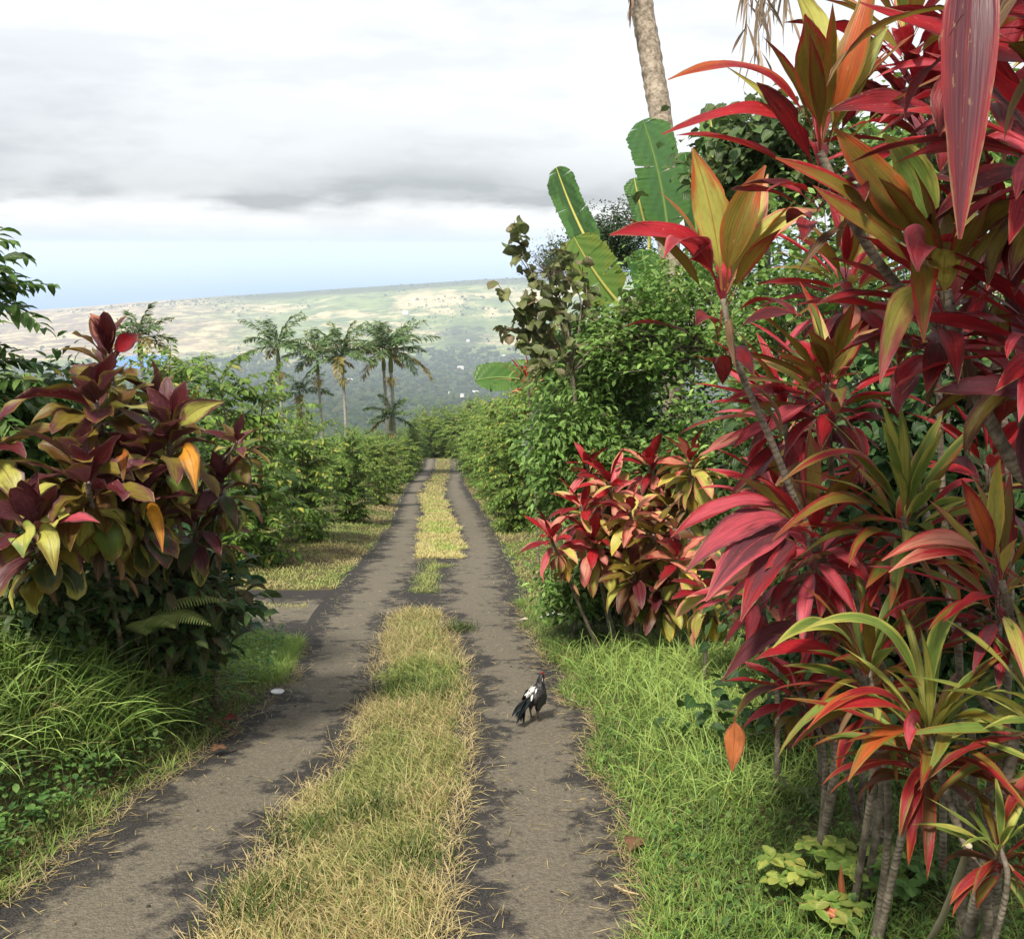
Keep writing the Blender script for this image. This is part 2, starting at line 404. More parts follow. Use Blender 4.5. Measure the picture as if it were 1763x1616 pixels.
def mat_ground():
    m, t = new_mat('soil_and_turf'); geo = t.n('ShaderNodeNewGeometry'); p = geo.outputs['Position']
    n1, n2, n3 = t.noise(p, 0.8, 4), t.noise(p, 6.0, 5, 0.65), t.noise(p, 60.0, 4, 0.7)
    turf = t.mix(t.ss(n2, 0.35, 0.7), (0.035, 0.055, 0.012, 1), (0.10, 0.12, 0.030, 1))
    soil = t.mix(t.ss(n3, 0.3, 0.75), (0.055, 0.040, 0.024, 1), (0.17, 0.125, 0.070, 1))
    col = t.mix(t.ss(t.m('ADD', n1, t.m('MULTIPLY', n2, 0.4)), 0.50, 0.85), turf, soil)
    finish(t, col, 0.95, 0.1, 0, bump=t.m('ADD', n2, n3), bump_d=0.03, bump_s=0.6)
    return m
M_GROUND = mat_ground()

def mat_road():
    m, t = new_mat('worn_asphalt'); geo = t.n('ShaderNodeNewGeometry'); p = geo.outputs['Position']
    uv = attr(t, 'uvp'); s = t.n('ShaderNodeSeparateXYZ', _0=uv.outputs['Vector']); u, v, k = s.outputs
    sp = t.n('ShaderNodeSeparateXYZ', _0=p)
    st = t.xyz(t.m('MULTIPLY', sp.outputs[0], 1.0), t.m('MULTIPLY', sp.outputs[1], 1.0), 0.0)
    n1 = t.noise(st, 2.1, 7, 0.66); n2 = t.noise(st, 7.0, 6, 0.72); n3 = t.noise(p, 110.0, 3, 0.7)
    n4 = t.noise(p, 38.0, 4, 0.7)
    cen = t.m('SUBTRACT', 1.0, t.m('ABSOLUTE', t.m('MULTIPLY_ADD', u, 2.0, -1.0)))   # 0 at the edges of a wheel track, 1 along its middle
    d = t.m('ADD', t.m('MULTIPLY', t.m('POWER', cen, 0.8), 0.95), t.m('ADD', t.m('MULTIPLY_ADD', n1, 1.7, -0.85), t.m('MULTIPLY_ADD', n2, 1.5, -0.75)))
    d = t.m('ADD', d, k)
    dust = t.ss(d, 0.44, 0.78)
    vor = t.n('ShaderNodeTexVoronoi', Vector=p, Scale=75.0)
    asph = t.mix(t.ss(n3, 0.35, 0.75), (0.016, 0.015, 0.015, 1), (0.072, 0.066, 0.060, 1))
    asph = t.mix(t.ss(vor.outputs[0], 0.0, 0.35, 0.35, 0.0), asph, (0.13, 0.115, 0.10, 1))
    tan = t.mix(t.ss(n4, 0.3, 0.72), (0.105, 0.091, 0.068, 1), (0.190, 0.165, 0.122, 1))
    tan = t.mix(t.ss(n3, 0.58, 0.72, 0.0, 0.5), tan, (0.06, 0.05, 0.04, 1))
    col = t.mix(t.m('MULTIPLY', dust, 0.93), asph, tan)
    h = t.m('ADD', t.m('MULTIPLY', n3, 0.6), t.m('ADD', vor.outputs[0], n4))
    finish(t, col, 0.9, 0.2, 0, bump=h, bump_d=0.008, bump_s=0.7)
    return m
M_ROAD = mat_road()

# ------------------------------------------------------------------ ground, road, driveway
def grid_mesh(name, X, Yv, Zf, mat, uvf=None):
    mb = MB(); ny, nx = X.shape; i, j = np.meshgrid(np.arange(ny - 1), np.arange(nx - 1), indexing='ij')
    q = np.stack((i * nx + j, i * nx + j + 1, (i + 1) * nx + j + 1, (i + 1) * nx + j), -1).reshape(-1, 4)
    V = np.stack((X, Yv, Zf), -1).reshape(-1, 3)
    mb.add(V, q, uv=None if uvf is None else uvf.reshape(-1, 3)); return mb.build(name, mat)

ys = np.concatenate((np.linspace(-6, 3, 14), np.linspace(3.2, 14, 110), np.linspace(14.3, 40, 90), np.linspace(41, 128, 88)))
xsn = np.concatenate((np.linspace(-75, -8, 34), np.linspace(-7.8, 7.8, 158), np.linspace(8, 75, 34)))
GX, GY = np.meshgrid(xsn, ys)
tag(grid_mesh('ground', GX, GY, Hgt(GX, GY), M_GROUND), 'sloping ground of turf and brown soil under the plants', 'ground', kind='structure')

ry = np.concatenate((np.linspace(-5, 3.5, 18), np.linspace(3.55, 14, 120), np.linspace(14.2, 45, 120), np.linspace(46, 99, 70)))
for name, a, b, lab in (('road', xL, xML, 'worn dusty asphalt wheel track on the left of the grass strip'),
                        ('road', xMR, xR, 'worn dusty asphalt wheel track where the rooster walks')):
    u = np.linspace(0, 1, 13)
    A, B = a(ry), b(ry)
    gap = sstep(ry, YY(1062), YY(1048)) * (1 - sstep(ry, YY(962), YY(950)))      # the two tracks meet across the bare gap
    mid = (xML(ry) + xMR(ry)) / 2
    extra = 0.13
    if a is xL: A = A - extra; B = (B + extra) * (1 - gap) + mid * gap
    else: A = (A - extra) * (1 - gap) + (mid + 0.001) * gap; B = B + extra
    jit = (vnoise(ry, ry * 0 + (3 if a is xL else 8), 2.4, 5) - 0.5) * 0.16
    A = A + (jit if a is xL else 0); B = B + (0 if a is xL else jit)
    Xr = A[:, None] * (1 - u) + B[:, None] * u; Yr = np.repeat(ry[:, None], 13, 1)
    # the near plane of the road is flat, so it sits 4 mm proud of the ground everywhere
    uvr = np.stack((np.repeat(u[None], len(ry), 0), Yr, np.repeat((sstep(ry, 8, 22) * 0.05)[:, None], 13, 1)), -1)
    tag(grid_mesh(name, Xr, Yr, Hgt(Xr, Yr) + 0.004, M_ROAD, uvr), lab, 'road', kind='structure')
dy = np.linspace(Y_DR0, Y_DR1, 14); u = np.linspace(0, 1, 30)
Xd = (xL(dy) - 6)[:, None] * (1 - u) + (xL(dy) - 0.10)[:, None] * u; Yd = np.repeat(dy[:, None], 30, 1)
uvd = np.stack((np.repeat(((dy - Y_DR0) / (Y_DR1 - Y_DR0))[:, None], 30, 1), Yd, 0 * Yd - 0.02), -1)
tag(grid_mesh('driveway', Xd, Yd, Hgt(Xd, Yd) + 0.006, M_ROAD, uvd), 'short asphalt side drive joining the track on the left', 'driveway', kind='structure')

# ------------------------------------------------------------------ far country: valley, bay, headland, sea
SEA = -375.0
def ray(px, py):
    p = P(px, py, 1.0); return math.atan2(p[0], p[1]), p[2] / math.hypot(p[0], p[1])
rid = [ray(*q) for q in ((-200, 566), (60, 541), (160, 532), (250, 523), (400, 511), (500, 505), (600, 498), (700, 491), (840, 482), (1100, 470), (1500, 462), (2000, 470))]
RA, RS = np.array([r[0] for r in rid]), np.array([r[1] for r in rid])
lowa = np.array([ray(x, 600)[0] for x in (-200, 150, 200, 272, 305, 500, 900, 1500)])
lowv = np.array((16, 12, -4, -4, 7, 14, 30, 60.0))
def far_h(az, d):
    az, d = np.broadcast_arrays(np.asarray(az, float), np.asarray(d, float))
    base = np.interp(d, [60, 98, 130, 300, 600, 1000, 2000, 2900, 3300, 3600], [-14.5, -22.5, -31, -84, -138, -192, -292, -350, SEA, SEA])
    lo = np.interp(az, lowa, lowv)
    base = base + sstep(d, 2700, 3350) * lo + 7 * (vnoise(d * np.sin(az), d * np.cos(az), 1 / 130, 8) - 0.5)
    top = np.interp(az, RA, RS) * 5200
    t = sstep(d, 3600, 5200) * 0.45 + 0.55 * np.clip((d - 3600) / 1600, 0, 1) ** 0.75
    h = base + (top - base) * t
    x, y = d * np.sin(az), d * np.cos(az)
    bump = (vnoise(x, y, 1 / 420, 3) - 0.5) * 34 + (vnoise(x, y, 1 / 150, 4) - 0.5) * 14 + (vnoise(x, y, 1 / 60, 6) - 0.5) * 5
    h = h + bump * sstep(d, 300, 900) * (0.35 + 0.65 * sstep(d, 3500, 4200)) * (1 - 0.85 * sstep(d, 4700, 5150)) * np.where(d > 2600, np.clip((h - SEA + 4) / 60, 0, 1), 1)
    back = sstep(d, 5250, 7200)
    h = h * (1 - back) + (SEA - 30) * back
    return h
def mat_hills():
    m, t = new_mat('hill_country'); geo = t.n('ShaderNodeNewGeometry'); p = geo.outputs['Position']
    a = attr(t, 'ca'); n1 = t.noise(p, 1 / 340, 5, 0.6, 0.6); n2 = t.noise(p, 1 / 75, 7, 0.70); n3 = t.noise(p, 1 / 22, 4, 0.7)
    sa = t.n('ShaderNodeSeparateColor', _0=a.outputs['Color'])
    dry = t.mix(t.ss(n2, 0.3, 0.7), (0.38, 0.29, 0.15, 1), (0.60, 0.49, 0.28, 1))
    green = t.mix(t.ss(n2, 0.35, 0.65), (0.08, 0.12, 0.035, 1), (0.22, 0.28, 0.08, 1))
    f = t.m('ADD', n1, t.m('MULTIPLY_ADD', n2, 0.6, -0.3))
    field = t.mix(t.ss(f, 0.47, 0.66), green, dry)
    rock = t.mix(t.ss(n3, 0.3, 0.7), (0.13, 0.085, 0.065, 1), (0.25, 0.18, 0.13, 1))
    field = t.mix(sa.outputs[1], field, t.mix(t.ss(n2, 0.42, 0.62), rock, dry))
    wood = t.mix(t.ss(n3, 0.35, 0.7), (0.018, 0.032, 0.012, 1), (0.055, 0.085, 0.028, 1))
    wm = t.m('ADD', sa.outputs[0], t.m('MULTIPLY_ADD', n2, 1.5, -0.75))
    wm = t.m('ADD', wm, t.m('MULTIPLY_ADD', n3, 0.8, -0.4))
    col = t.mix(t.ss(wm, 0.42, 0.60), field, wood)
    finish(t, col, 0.95, 0.1, 0)
    return m
az = np.linspace(R(-75), R(75), 420); dd = np.concatenate((np.geomspace(96, 2600, 110), np.linspace(2640, 5200, 150), np.linspace(5230, 7400, 24)))
AZ, DD = np.meshgrid(az, dd); HZ = far_h(AZ, DD)
bl = sstep(DD, 100, 126)
HZ = np.where(DD < 130, (prof(DD * np.cos(AZ)) - 0.6) * (1 - bl) + HZ * bl, HZ)
mb = MB(); ny, nx = AZ.shape; i, j = np.meshgrid(np.arange(ny - 1), np.arange(nx - 1), indexing='ij')
q = np.stack((i * nx + j, i * nx + j + 1, (i + 1) * nx + j + 1, (i + 1) * nx + j), -1).reshape(-1, 4)
woodm = np.clip(1.0 - sstep(DD, 2500, 3500) * 0.80 + sstep(DD, 4750, 5200) * 0.80 * sstep(AZ, R(-22), R(-8)), 0, 1)
woodm = woodm + 0.45 * np.exp(-((AZ - ray(800, 600)[0]) / 0.035) ** 2 - ((DD - 3700) / 420) ** 2)
rock = (1 - sstep(AZ, R(-22), R(-11))) * sstep(DD, 3400, 3600)
cA = np.stack((woodm, rock, 0 * rock), -1).reshape(-1, 3)
mb.add(np.stack((DD * np.sin(AZ), DD * np.cos(AZ), HZ), -1).reshape(-1, 3), q, np.clip(cA, 0, 1.4))
tag(mb.build('hills', mat_hills()), 'hazy headland with dry tan pasture above a wooded valley', 'hill', kind='structure')

m, t = new_mat('sea_water'); geo = t.n('ShaderNodeNewGeometry')
nz = t.noise(geo.outputs['Position'], 1 / 40, 4, 0.6)
bsn = t.n('ShaderNodeBsdfPrincipled', Base_Color=(0.02, 0.17, 0.50, 1), Roughness=0.6)
t.set(bsn, 'Specular IOR Level', 0.15)
t.set(bsn, 'Normal', t.n('ShaderNodeBump', Height=nz, Strength=0.35, Distance=2.0).outputs[0])
t.n('ShaderNodeOutputMaterial', Surface=bsn.outputs[0])
mb = MB(); mb.add([(-60000, 1500, SEA), (60000, 1500, SEA), (60000, 70000, SEA), (-60000, 70000, SEA)], np.array([[0, 1, 2, 3]]))
tag(mb.build('sea', m), 'pale blue sea beyond the headland, fading into the sky', 'sea', kind='structure')

rng = np.random.default_rng(5)
# woods of the valley and the scattered trees of the headland: a far mass of crowns
N = 15000
d = np.exp(rng.uniform(math.log(450), math.log(3400), N)); a = rng.uniform(R(-30), R(10), N)
x, y = d * np.sin(a), d * np.cos(a); z = far_h(a, d)
keep = (vnoise(x, y, 1 / 110, 7) + 0.25 * vnoise(x, y, 1 / 30, 9) > 0.30) & (z > SEA + 2)
pos = np.stack((x, y, z), -1)[keep]; dk = d[keep]
mb = MB()
for lo, hi, sub in ((0, 1500, 2), (1500, 9999, 1)):
    k = (dk >= lo) & (dk < hi); n = k.sum()
    rad = rng.uniform(2.6, 6.2, n) * (0.75 + dk[k] / 3000)
    blobs(mb, pos[k] + np.stack((0 * rad, 0 * rad, rad * 0.45), -1), rad, rng, sub, 0.85, 0.22, pick(rng, [(0.022, 0.042, 0.014), (0.04, 0.065, 0.02), (0.055, 0.075, 0.03), (0.03, 0.05, 0.03)], n, 0.35))
N = 3600
d = rng.uniform(3350, 5230, N); d[:500] = rng.uniform(5120, 5230, 500); a = rng.uniform(R(-27), R(8), N); x, y = d * np.sin(a), d * np.cos(a); z = far_h(a, d)
dens = vnoise(x, y, 1 / 180, 11) + 0.25 * sstep(a, R(-18), R(-2)) + 0.3 * sstep(d, 4900, 5200)
k = (dens > 0.71) & (z > SEA + 3); rad = rng.uniform(2.0, 6, k.sum()) * (0.6 + rng.uniform(0, 1, k.sum()) ** 3)
blobs(mb, np.stack((x, y, z), -1)[k] + np.stack((0 * rad, 0 * rad, rad * 0.4), -1), rad, rng, 1, 0.8, 0.2, pick(rng, [(0.03, 0.05, 0.02), (0.05, 0.07, 0.03)], k.sum(), 0.3))
tag(mb.build('woods', mat_plain('far_crown', 0.95, 0.05, 0.5, 0.5)), 'dark green woods filling the valley and dotted over the headland', 'woods', kind='stuff')

# houses far across the valley
def house(px, py, w_, col, label):
    azh, sl = ray(px, py); ds = np.geomspace(400, 5200, 900); zs = far_h(azh, ds) + 3
    k = np.argmax(zs >= sl * ds); d_ = ds[k]; loc = np.array((d_ * math.sin(azh), d_ * math.cos(azh), zs[k] + 1.0))
    o = thing('house', loc, label, 'house', 'far houses across the valley', rng.uniform(-0.5, 0.5))
    global WORLD_PARTS; WORLD_PARTS = False
    h, dp = w_ * 0.28, w_ * 0.6
    mb = MB(); x0, y0 = w_ / 2, dp / 2
    V = [(-x0, -y0, -4), (x0, -y0, -4), (x0, y0, -4), (-x0, y0, -4), (-x0, -y0, h), (x0, -y0, h), (x0, y0, h), (-x0, y0, h)]
    mb.add(V, [(0, 1, 5, 4), (1, 2, 6, 5), (2, 3, 7, 6), (3, 0, 4, 7), (4, 5, 6, 7)], (0.70, 0.68, 0.64)); mb.build('wall', M_PLAIN, o, False)
    mb = MB(); e = 0.8; r_ = h + w_ * 0.16
    V = [(-x0 - e, -y0 - e, h + .05), (x0 + e, -y0 - e, h + .05), (x0 + e, y0 + e, h + .05), (-x0 - e, y0 + e, h + .05), (-x0 * .7, 0, r_), (x0 * .7, 0, r_)]
    mb.add(V, [(0, 1, 5, 4), (1, 2, 5), (2, 3, 4, 5), (3, 0, 4), (3, 2, 1, 0)], col); mb.build('roof', M_PLAIN, o, False)
    WORLD_PARTS = True
for px, py, w_, c, lb in ((698, 541, 26, (0.85, 0.85, 0.85), 'large white roofed house high on the tan pasture of the headland'),
                          (712, 519, 16, (0.80, 0.80, 0.78), 'small white house just under the ridge of the headland'),
                          (793, 636, 18, (0.80, 0.79, 0.75), 'pale wide roofed house on the far edge of the valley woods'),
                          (776, 678, 8, (0.88, 0.88, 0.88), 'tiny bright white house in the woods beside the banana leaf'),
                          (818, 679, 14, (0.80, 0.80, 0.80), 'white low house in the woods under the banana leaf'),
                          (796, 681, 7, (0.55, 0.56, 0.58), 'tiny grey roofed house between two white ones in the woods'),
                          (806, 587, 12, (0.8, 0.78, 0.75), 'small white house on the green slope of the headland'),
                          (602, 657, 14, (0.75, 0.76, 0.78), 'pale grey house among the trees right of the thin palm'),
                          (868, 615, 14, (0.8, 0.8, 0.78), 'white house on the slope at the edge of the brown leaved shrub')):
    house(px, py, w_, c, lb)

# ------------------------------------------------------------------ grass
def blades(mb, n, region, rng, hgt, wid, base, tip, lean=(0.25, 0.9), bendr=(0.3, 1.3), seg=3, flow=None, flowf=0.0, lift=0.0):
    x, y = region(n); z = Hgt(x, y) + lift; k = len(x)
    az = rng.uniform(0, 6.283, k)
    if flow is not None: az = np.where(rng.uniform(0, 1, k) < flowf, flow + rng.normal(0, 0.6, k), az)
    el = np.pi / 2 - rng.uniform(*lean, k); L = rng.uniform(hgt[0], hgt[1], k) * (0.75 + 0.5 * vnoise(x, y, 2.2, 12))
    leafgrid(mb, np.stack((x, y, z - 0.01), -1), az, el, rng.uniform(*bendr, k), L, rng.uniform(*wid, k), rng, n=seg, m=1, shape='blade', fold=0.0,
             roll=rng.uniform(-0.6, 0.6, k), ca=base(x, y, k), cb=tip(x, y, k))
def mixcol(rng, A, B, f, jit=0.2):
    k = len(f); c = np.asarray(A)[None] * (1 - f[:, None]) + np.asarray(B)[None] * f[:, None]
    return np.clip(c * (1 + rng.uniform(-jit, jit, (k, 1))) * (1 + rng.uniform(-0.06, 0.06, (k, 3))), 0.003, 0.9)
rng = np.random.default_rng(11)
TAN, TAN2 = np.array((0.56, 0.45, 0.22)), np.array((0.46, 0.38, 0.15))
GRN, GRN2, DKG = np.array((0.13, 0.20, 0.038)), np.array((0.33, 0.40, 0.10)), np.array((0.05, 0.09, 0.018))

def ysample(n, y0, y1, p=2.0):
    """more blades close by: density falls with distance"""
    u = rng.uniform(0, 1, n)
    return 1 / (1 / y0 + u * (1 / y1 - 1 / y0)) if p == 2.0 else np.exp(np.log(y0) + u * (np.log(y1) - np.log(y0)))
Y_M0 = YY(1050)
def med_region(n):
    y = ysample(n, 2.6, Y_M0, 1.0); e = (vnoise(y, y * 0, 3.0, 21) - 0.5) * 0.22; e2 = (vnoise(y, y * 0 + 5, 3.0, 22) - 0.5) * 0.16
    a, b = xML(y) + e + 0.03, xMR(y) + e2 - 0.07
    return a + (b - a) * rng.uniform(0, 1, n), y
def med_patch(x, y): # share of straw, patchy
    u = np.clip((x - xML(y)) / (xMR(y) - xML(y)), 0, 1)
    f = 0.82 + 1.5 * (vnoise(x, y, 1.1, 31) - 0.5) + 0.9 * (vnoise(x, y, 4, 32) - 0.5) + 0.35 * (np.abs(u * 2 - 1) ** 2)
    dark = sstep(y, YY(1215), YY(1190)) * (1 - sstep(y, YY(1160), YY(1140)))
    return np.clip(f - 0.7 * dark, 0, 1)
mb = MB()
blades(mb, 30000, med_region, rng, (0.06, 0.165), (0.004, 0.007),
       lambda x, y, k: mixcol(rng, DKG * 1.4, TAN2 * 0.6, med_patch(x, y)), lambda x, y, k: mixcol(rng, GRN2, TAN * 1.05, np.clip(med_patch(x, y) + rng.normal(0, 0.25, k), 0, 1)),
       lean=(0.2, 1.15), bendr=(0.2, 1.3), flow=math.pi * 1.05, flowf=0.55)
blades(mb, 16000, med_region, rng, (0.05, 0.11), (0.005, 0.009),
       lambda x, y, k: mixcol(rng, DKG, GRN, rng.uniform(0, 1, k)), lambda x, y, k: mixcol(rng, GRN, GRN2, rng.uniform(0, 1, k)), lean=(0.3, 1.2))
def med_edge(n):   # straw spilling over the edges
    y = ysample(n, 2.6, Y_M0, 1.0); s = rng.integers(0, 2, n)
    return np.where(s == 0, xML(y) + rng.normal(0, 0.07, n), xMR(y) - 0.03 + rng.normal(0, 0.04, n)), y
blades(mb, 7000, med_edge, rng, (0.06, 0.17), (0.003, 0.006), lambda x, y, k: mixcol(rng, TAN2 * 0.6, TAN * 0.8, rng.uniform(0, 1, k)),
       lambda x, y, k: mixcol(rng, TAN, TAN * 1.15, rng.uniform(0, 1, k)), lean=(0.7, 1.5), bendr=(0.1, 0.7), lift=0.01)
def med_tall(n): return med_region(n)
blades(mb, 500, med_tall, rng, (0.18, 0.34), (0.003, 0.005), lambda x, y, k: mixcol(rng, TAN2, GRN2, rng.uniform(0, 1, k)),
       lambda x, y, k: mixcol(rng, TAN, TAN * 1.2, rng.uniform(0, 1, k)), lean=(0.3, 1.2), bendr=(0.1, 0.9), flow=math.pi * 1.1, flowf=0.7)
# dark weed tufts
def weed_region(n):
    c = np.array([G(465, 1545)[:2], G(430, 1580)[:2], G(715, 1480)[:2], G(525, 1440)[:2], G(700, 1180)[:2], G(760, 1195)[:2], G(680, 1195)[:2], G(640, 1400)[:2], G(790, 1085)[:2]])
    i = rng.integers(0, len(c), n); return c[i, 0] + rng.normal(0, 0.10, n), c[i, 1] + rng.normal(0, 0.13, n)
blades(mb, 2200, weed_region, rng, (0.06, 0.17), (0.008, 0.014), lambda x, y, k: mixcol(rng, DKG * 0.8, (0.07, 0.055, 0.03), rng.uniform(0, 0.6, k)),
       lambda x, y, k: mixcol(rng, DKG, GRN * 0.8, rng.uniform(0, 1, k)), lean=(0.1, 0.9), bendr=(0.0, 0.8))
tag(mb.build('grass', M_GRASS), 'straw coloured grass strip growing between the two wheel tracks', 'grass', kind='stuff')

mb = MB()
def tuft_region(n):
    y = rng.uniform(YY(1022), YY(966), n); x = xML(y) + (xMR(y) - xML(y)) * np.clip(rng.normal(0.5, 0.24, n), 0, 1) + 0.05
    k = vnoise(x, y, 2.0, 41) > 0.35; return x[k], y[k]
blades(mb, 3000, tuft_region, rng, (0.05, 0.14), (0.006, 0.01), lambda x, y, k: mixcol(rng, DKG * 1.3, GRN, rng.uniform(0, 1, k)),
       lambda x, y, k: mixcol(rng, GRN2, TAN, rng.uniform(0, 0.8, k)), lean=(0.2, 1.1))
tag(mb.build('grass', M_GRASS), 'small green grass patch alone in the gap of the middle strip', 'grass', kind='stuff')
mb = MB()
def far_med(n):
    y = ysample(n, YY(962), 97, 2.0); a, b = xML(y) - 0.04 + 0.34 * (vnoise(y, y * 0 + 4, 1.1, 25) - 0.5), xMR(y) + 0.04 + 0.34 * (vnoise(y, y * 0 + 6, 1.1, 26) - 0.5)
    return a + (b - a) * rng.uniform(0, 1, n), y
blades(mb, 26000, far_med, rng, (0.05, 0.16), (0.012, 0.03), lambda x, y, k: mixcol(rng, GRN * 1.3, TAN2 * 0.8, np.clip(med_patch(x, y), 0, 1)),
       lambda x, y, k: mixcol(rng, GRN2 * 1.3, TAN * 1.1, np.clip(med_patch(x, y) - 0.26, 0, 1)), lean=(0.3, 1.3), seg=2)
tag(mb.build('grass', M_GRASS), 'pale winding grass strip down the middle of the far track', 'grass', kind='stuff')

def right_region(n, w0=0.0, w1=3.2, y0=2.6, y1=13.0):
    y = ysample(n, y0, y1, 1.0); e = (vnoise(y, y * 0 + 2, 2.4, 51) - 0.5) * 0.3
    return xR(y) + e + w0 + (w1 - w0) * rng.uniform(0, 1, n) ** 1.3, y
def rp(x, y): return np.clip(0.5 + 1.3 * (vnoise(x, y, 0.9, 61) - 0.5) + 1.0 * (vnoise(x, y, 3.4, 62) - 0.5), 0, 1)
mb = MB()
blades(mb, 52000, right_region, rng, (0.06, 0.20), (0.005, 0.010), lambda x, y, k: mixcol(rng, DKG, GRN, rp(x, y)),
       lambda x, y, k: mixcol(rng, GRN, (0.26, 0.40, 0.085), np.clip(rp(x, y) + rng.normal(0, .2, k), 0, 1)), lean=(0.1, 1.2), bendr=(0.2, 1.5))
def tallr(n):
    y = rng.uniform(5.2, 9.5, n); return xR(y) + np.abs(rng.normal(0.85, 0.45, n)) + 0.12, y
blades(mb, 4500, tallr, rng, (0.18, 0.45), (0.006, 0.012), lambda x, y, k: mixcol(rng, GRN * 0.9, GRN2, rng.uniform(0, 1, k)),
       lambda x, y, k: mixcol(rng, (0.26, 0.42, 0.09), (0.38, 0.50, 0.14), rng.uniform(0, 1, k)), lean=(0.1, 1.0), bendr=(0.5, 2.0), seg=5)
blades(mb, 5000, lambda n: right_region(n, -0.08, 0.35), rng, (0.05, 0.16), (0.003, 0.006), lambda x, y, k: mixcol(rng, TAN2 * 0.6, TAN * 0.7, rng.uniform(0, 1, k)),
       lambda x, y, k: mixcol(rng, TAN * 0.9, (0.55, 0.38, 0.22), rng.uniform(0, 1, k)), lean=(0.9, 1.55), bendr=(0.0, 0.5), lift=0.012)
# small leaved weeds between the blades
def weeds(mb, n, region, rng, size, cols, lift=(0.0, 0.12)):
    x, y = region(n); k = len(x); z = Hgt(x, y) + rng.uniform(*lift, k)
    leafgrid(mb, np.stack((x, y, z), -1), rng.uniform(0, 6.28, k), rng.uniform(-0.2, 0.9, k), rng.uniform(0, 1.0, k), rng.uniform(size[0], size[1], k),
             rng.uniform(size[0], size[1], k) * 0.6, rng, n=3, m=2, shape='oval', fold=0.25, ca=pick(rng, cols, k, 0.3), cb=pick(rng, cols, k, 0.3))
WG = [(0.09, 0.17, 0.035), (0.05, 0.10, 0.02), (0.14, 0.22, 0.05), (0.06, 0.12, 0.03)]
weeds(mb, 9000, lambda n: right_region(n, 0.1, 3.0), rng, (0.02, 0.055), WG)
tag(mb.build('grass', M_GRASS), 'bright green grass verge below the red ti plants', 'grass', kind='stuff')

mb = MB()
def left_region(n, w0=0.0, w1=2.6, y0=2.8, y1=10.3):
    y = ysample(n, y0, y1, 1.0); e = (vnoise(y, y * 0 + 7, 2.4, 52) - 0.5) * 0.25
    return xL(y) - e - w0 - (w1 - w0) * rng.uniform(0, 1, n) ** 1.2, y
def lp(x, y): return np.clip(0.4 + 1.4 * (vnoise(x, y, 1.0, 63) - 0.5) + 0.8 * (vnoise(x, y, 3, 64) - 0.5), 0, 1)
blades(mb, 24000, left_region, rng, (0.05, 0.17), (0.006, 0.011), lambda x, y, k: mixcol(rng, DKG * 1.3, GRN * 1.1, lp(x, y)),
       lambda x, y, k: mixcol(rng, GRN, GRN2 * 1.1, lp(x, y)), lean=(0.1, 1.2))
def talll(n):
    y = rng.uniform(4.0, 7.4, n); return xL(y) - 0.60 - np.abs(rng.normal(0.8, 0.55, n)), y
blades(mb, 9500, talll, rng, (0.26, 0.66), (0.007, 0.017), lambda x, y, k: mixcol(rng, GRN * 0.8, GRN2 * 0.8, rng.uniform(0, 1, k)),
       lambda x, y, k: mixcol(rng, (0.20, 0.38, 0.07), (0.44, 0.58, 0.17), rng.uniform(0, 1, k)), lean=(0.05, 0.9), bendr=(0.4, 2.0), seg=6)
def talll2(n):
    y = rng.uniform(5.6, 7.7, n); return xL(y) - rng.uniform(0.35, 2.3, n), y
blades(mb, 8000, talll2, rng, (0.30, 0.72), (0.007, 0.017), lambda x, y, k: mixcol(rng, GRN * 0.8, GRN2 * 0.8, rng.uniform(0, 1, k)),
       lambda x, y, k: mixcol(rng, (0.20, 0.38, 0.07), (0.44, 0.58, 0.17), rng.uniform(0, 1, k)), lean=(0.05, 0.8), bendr=(0.4, 2.0), seg=6)
blades(mb, 1400, talll, rng, (0.2, 0.5), (0.004, 0.008), lambda x, y, k: mixcol(rng, TAN2 * 0.8, TAN, rng.uniform(0, 1, k)),
       lambda x, y, k: mixcol(rng, TAN * 0.9, TAN * 1.2, rng.uniform(0, 1, k)), lean=(0.3, 1.4), bendr=(0.2, 1.5), seg=4)
blades(mb, 4500, lambda n: left_region(n, -0.1, 0.35), rng, (0.05, 0.15), (0.003, 0.006), lambda x, y, k: mixcol(rng, TAN2 * 0.5, TAN * 0.6, rng.uniform(0, 1, k)),
       lambda x, y, k: mixcol(rng, TAN * 0.8, TAN, rng.uniform(0, 1, k)), lean=(0.9, 1.55), bendr=(0.0, 0.5), lift=0.012)
weeds(mb, 15000, lambda n: left_region(n, 0.15, 3.0), rng, (0.025, 0.07), [(0.08, 0.17, 0.04), (0.11, 0.22, 0.05), (0.06, 0.12, 0.04), (0.17, 0.27, 0.07)], (0.0, 0.25))
tag(mb.build('grass', M_GRASS), 'long bright grass and low weeds on the left bank', 'grass', kind='stuff')

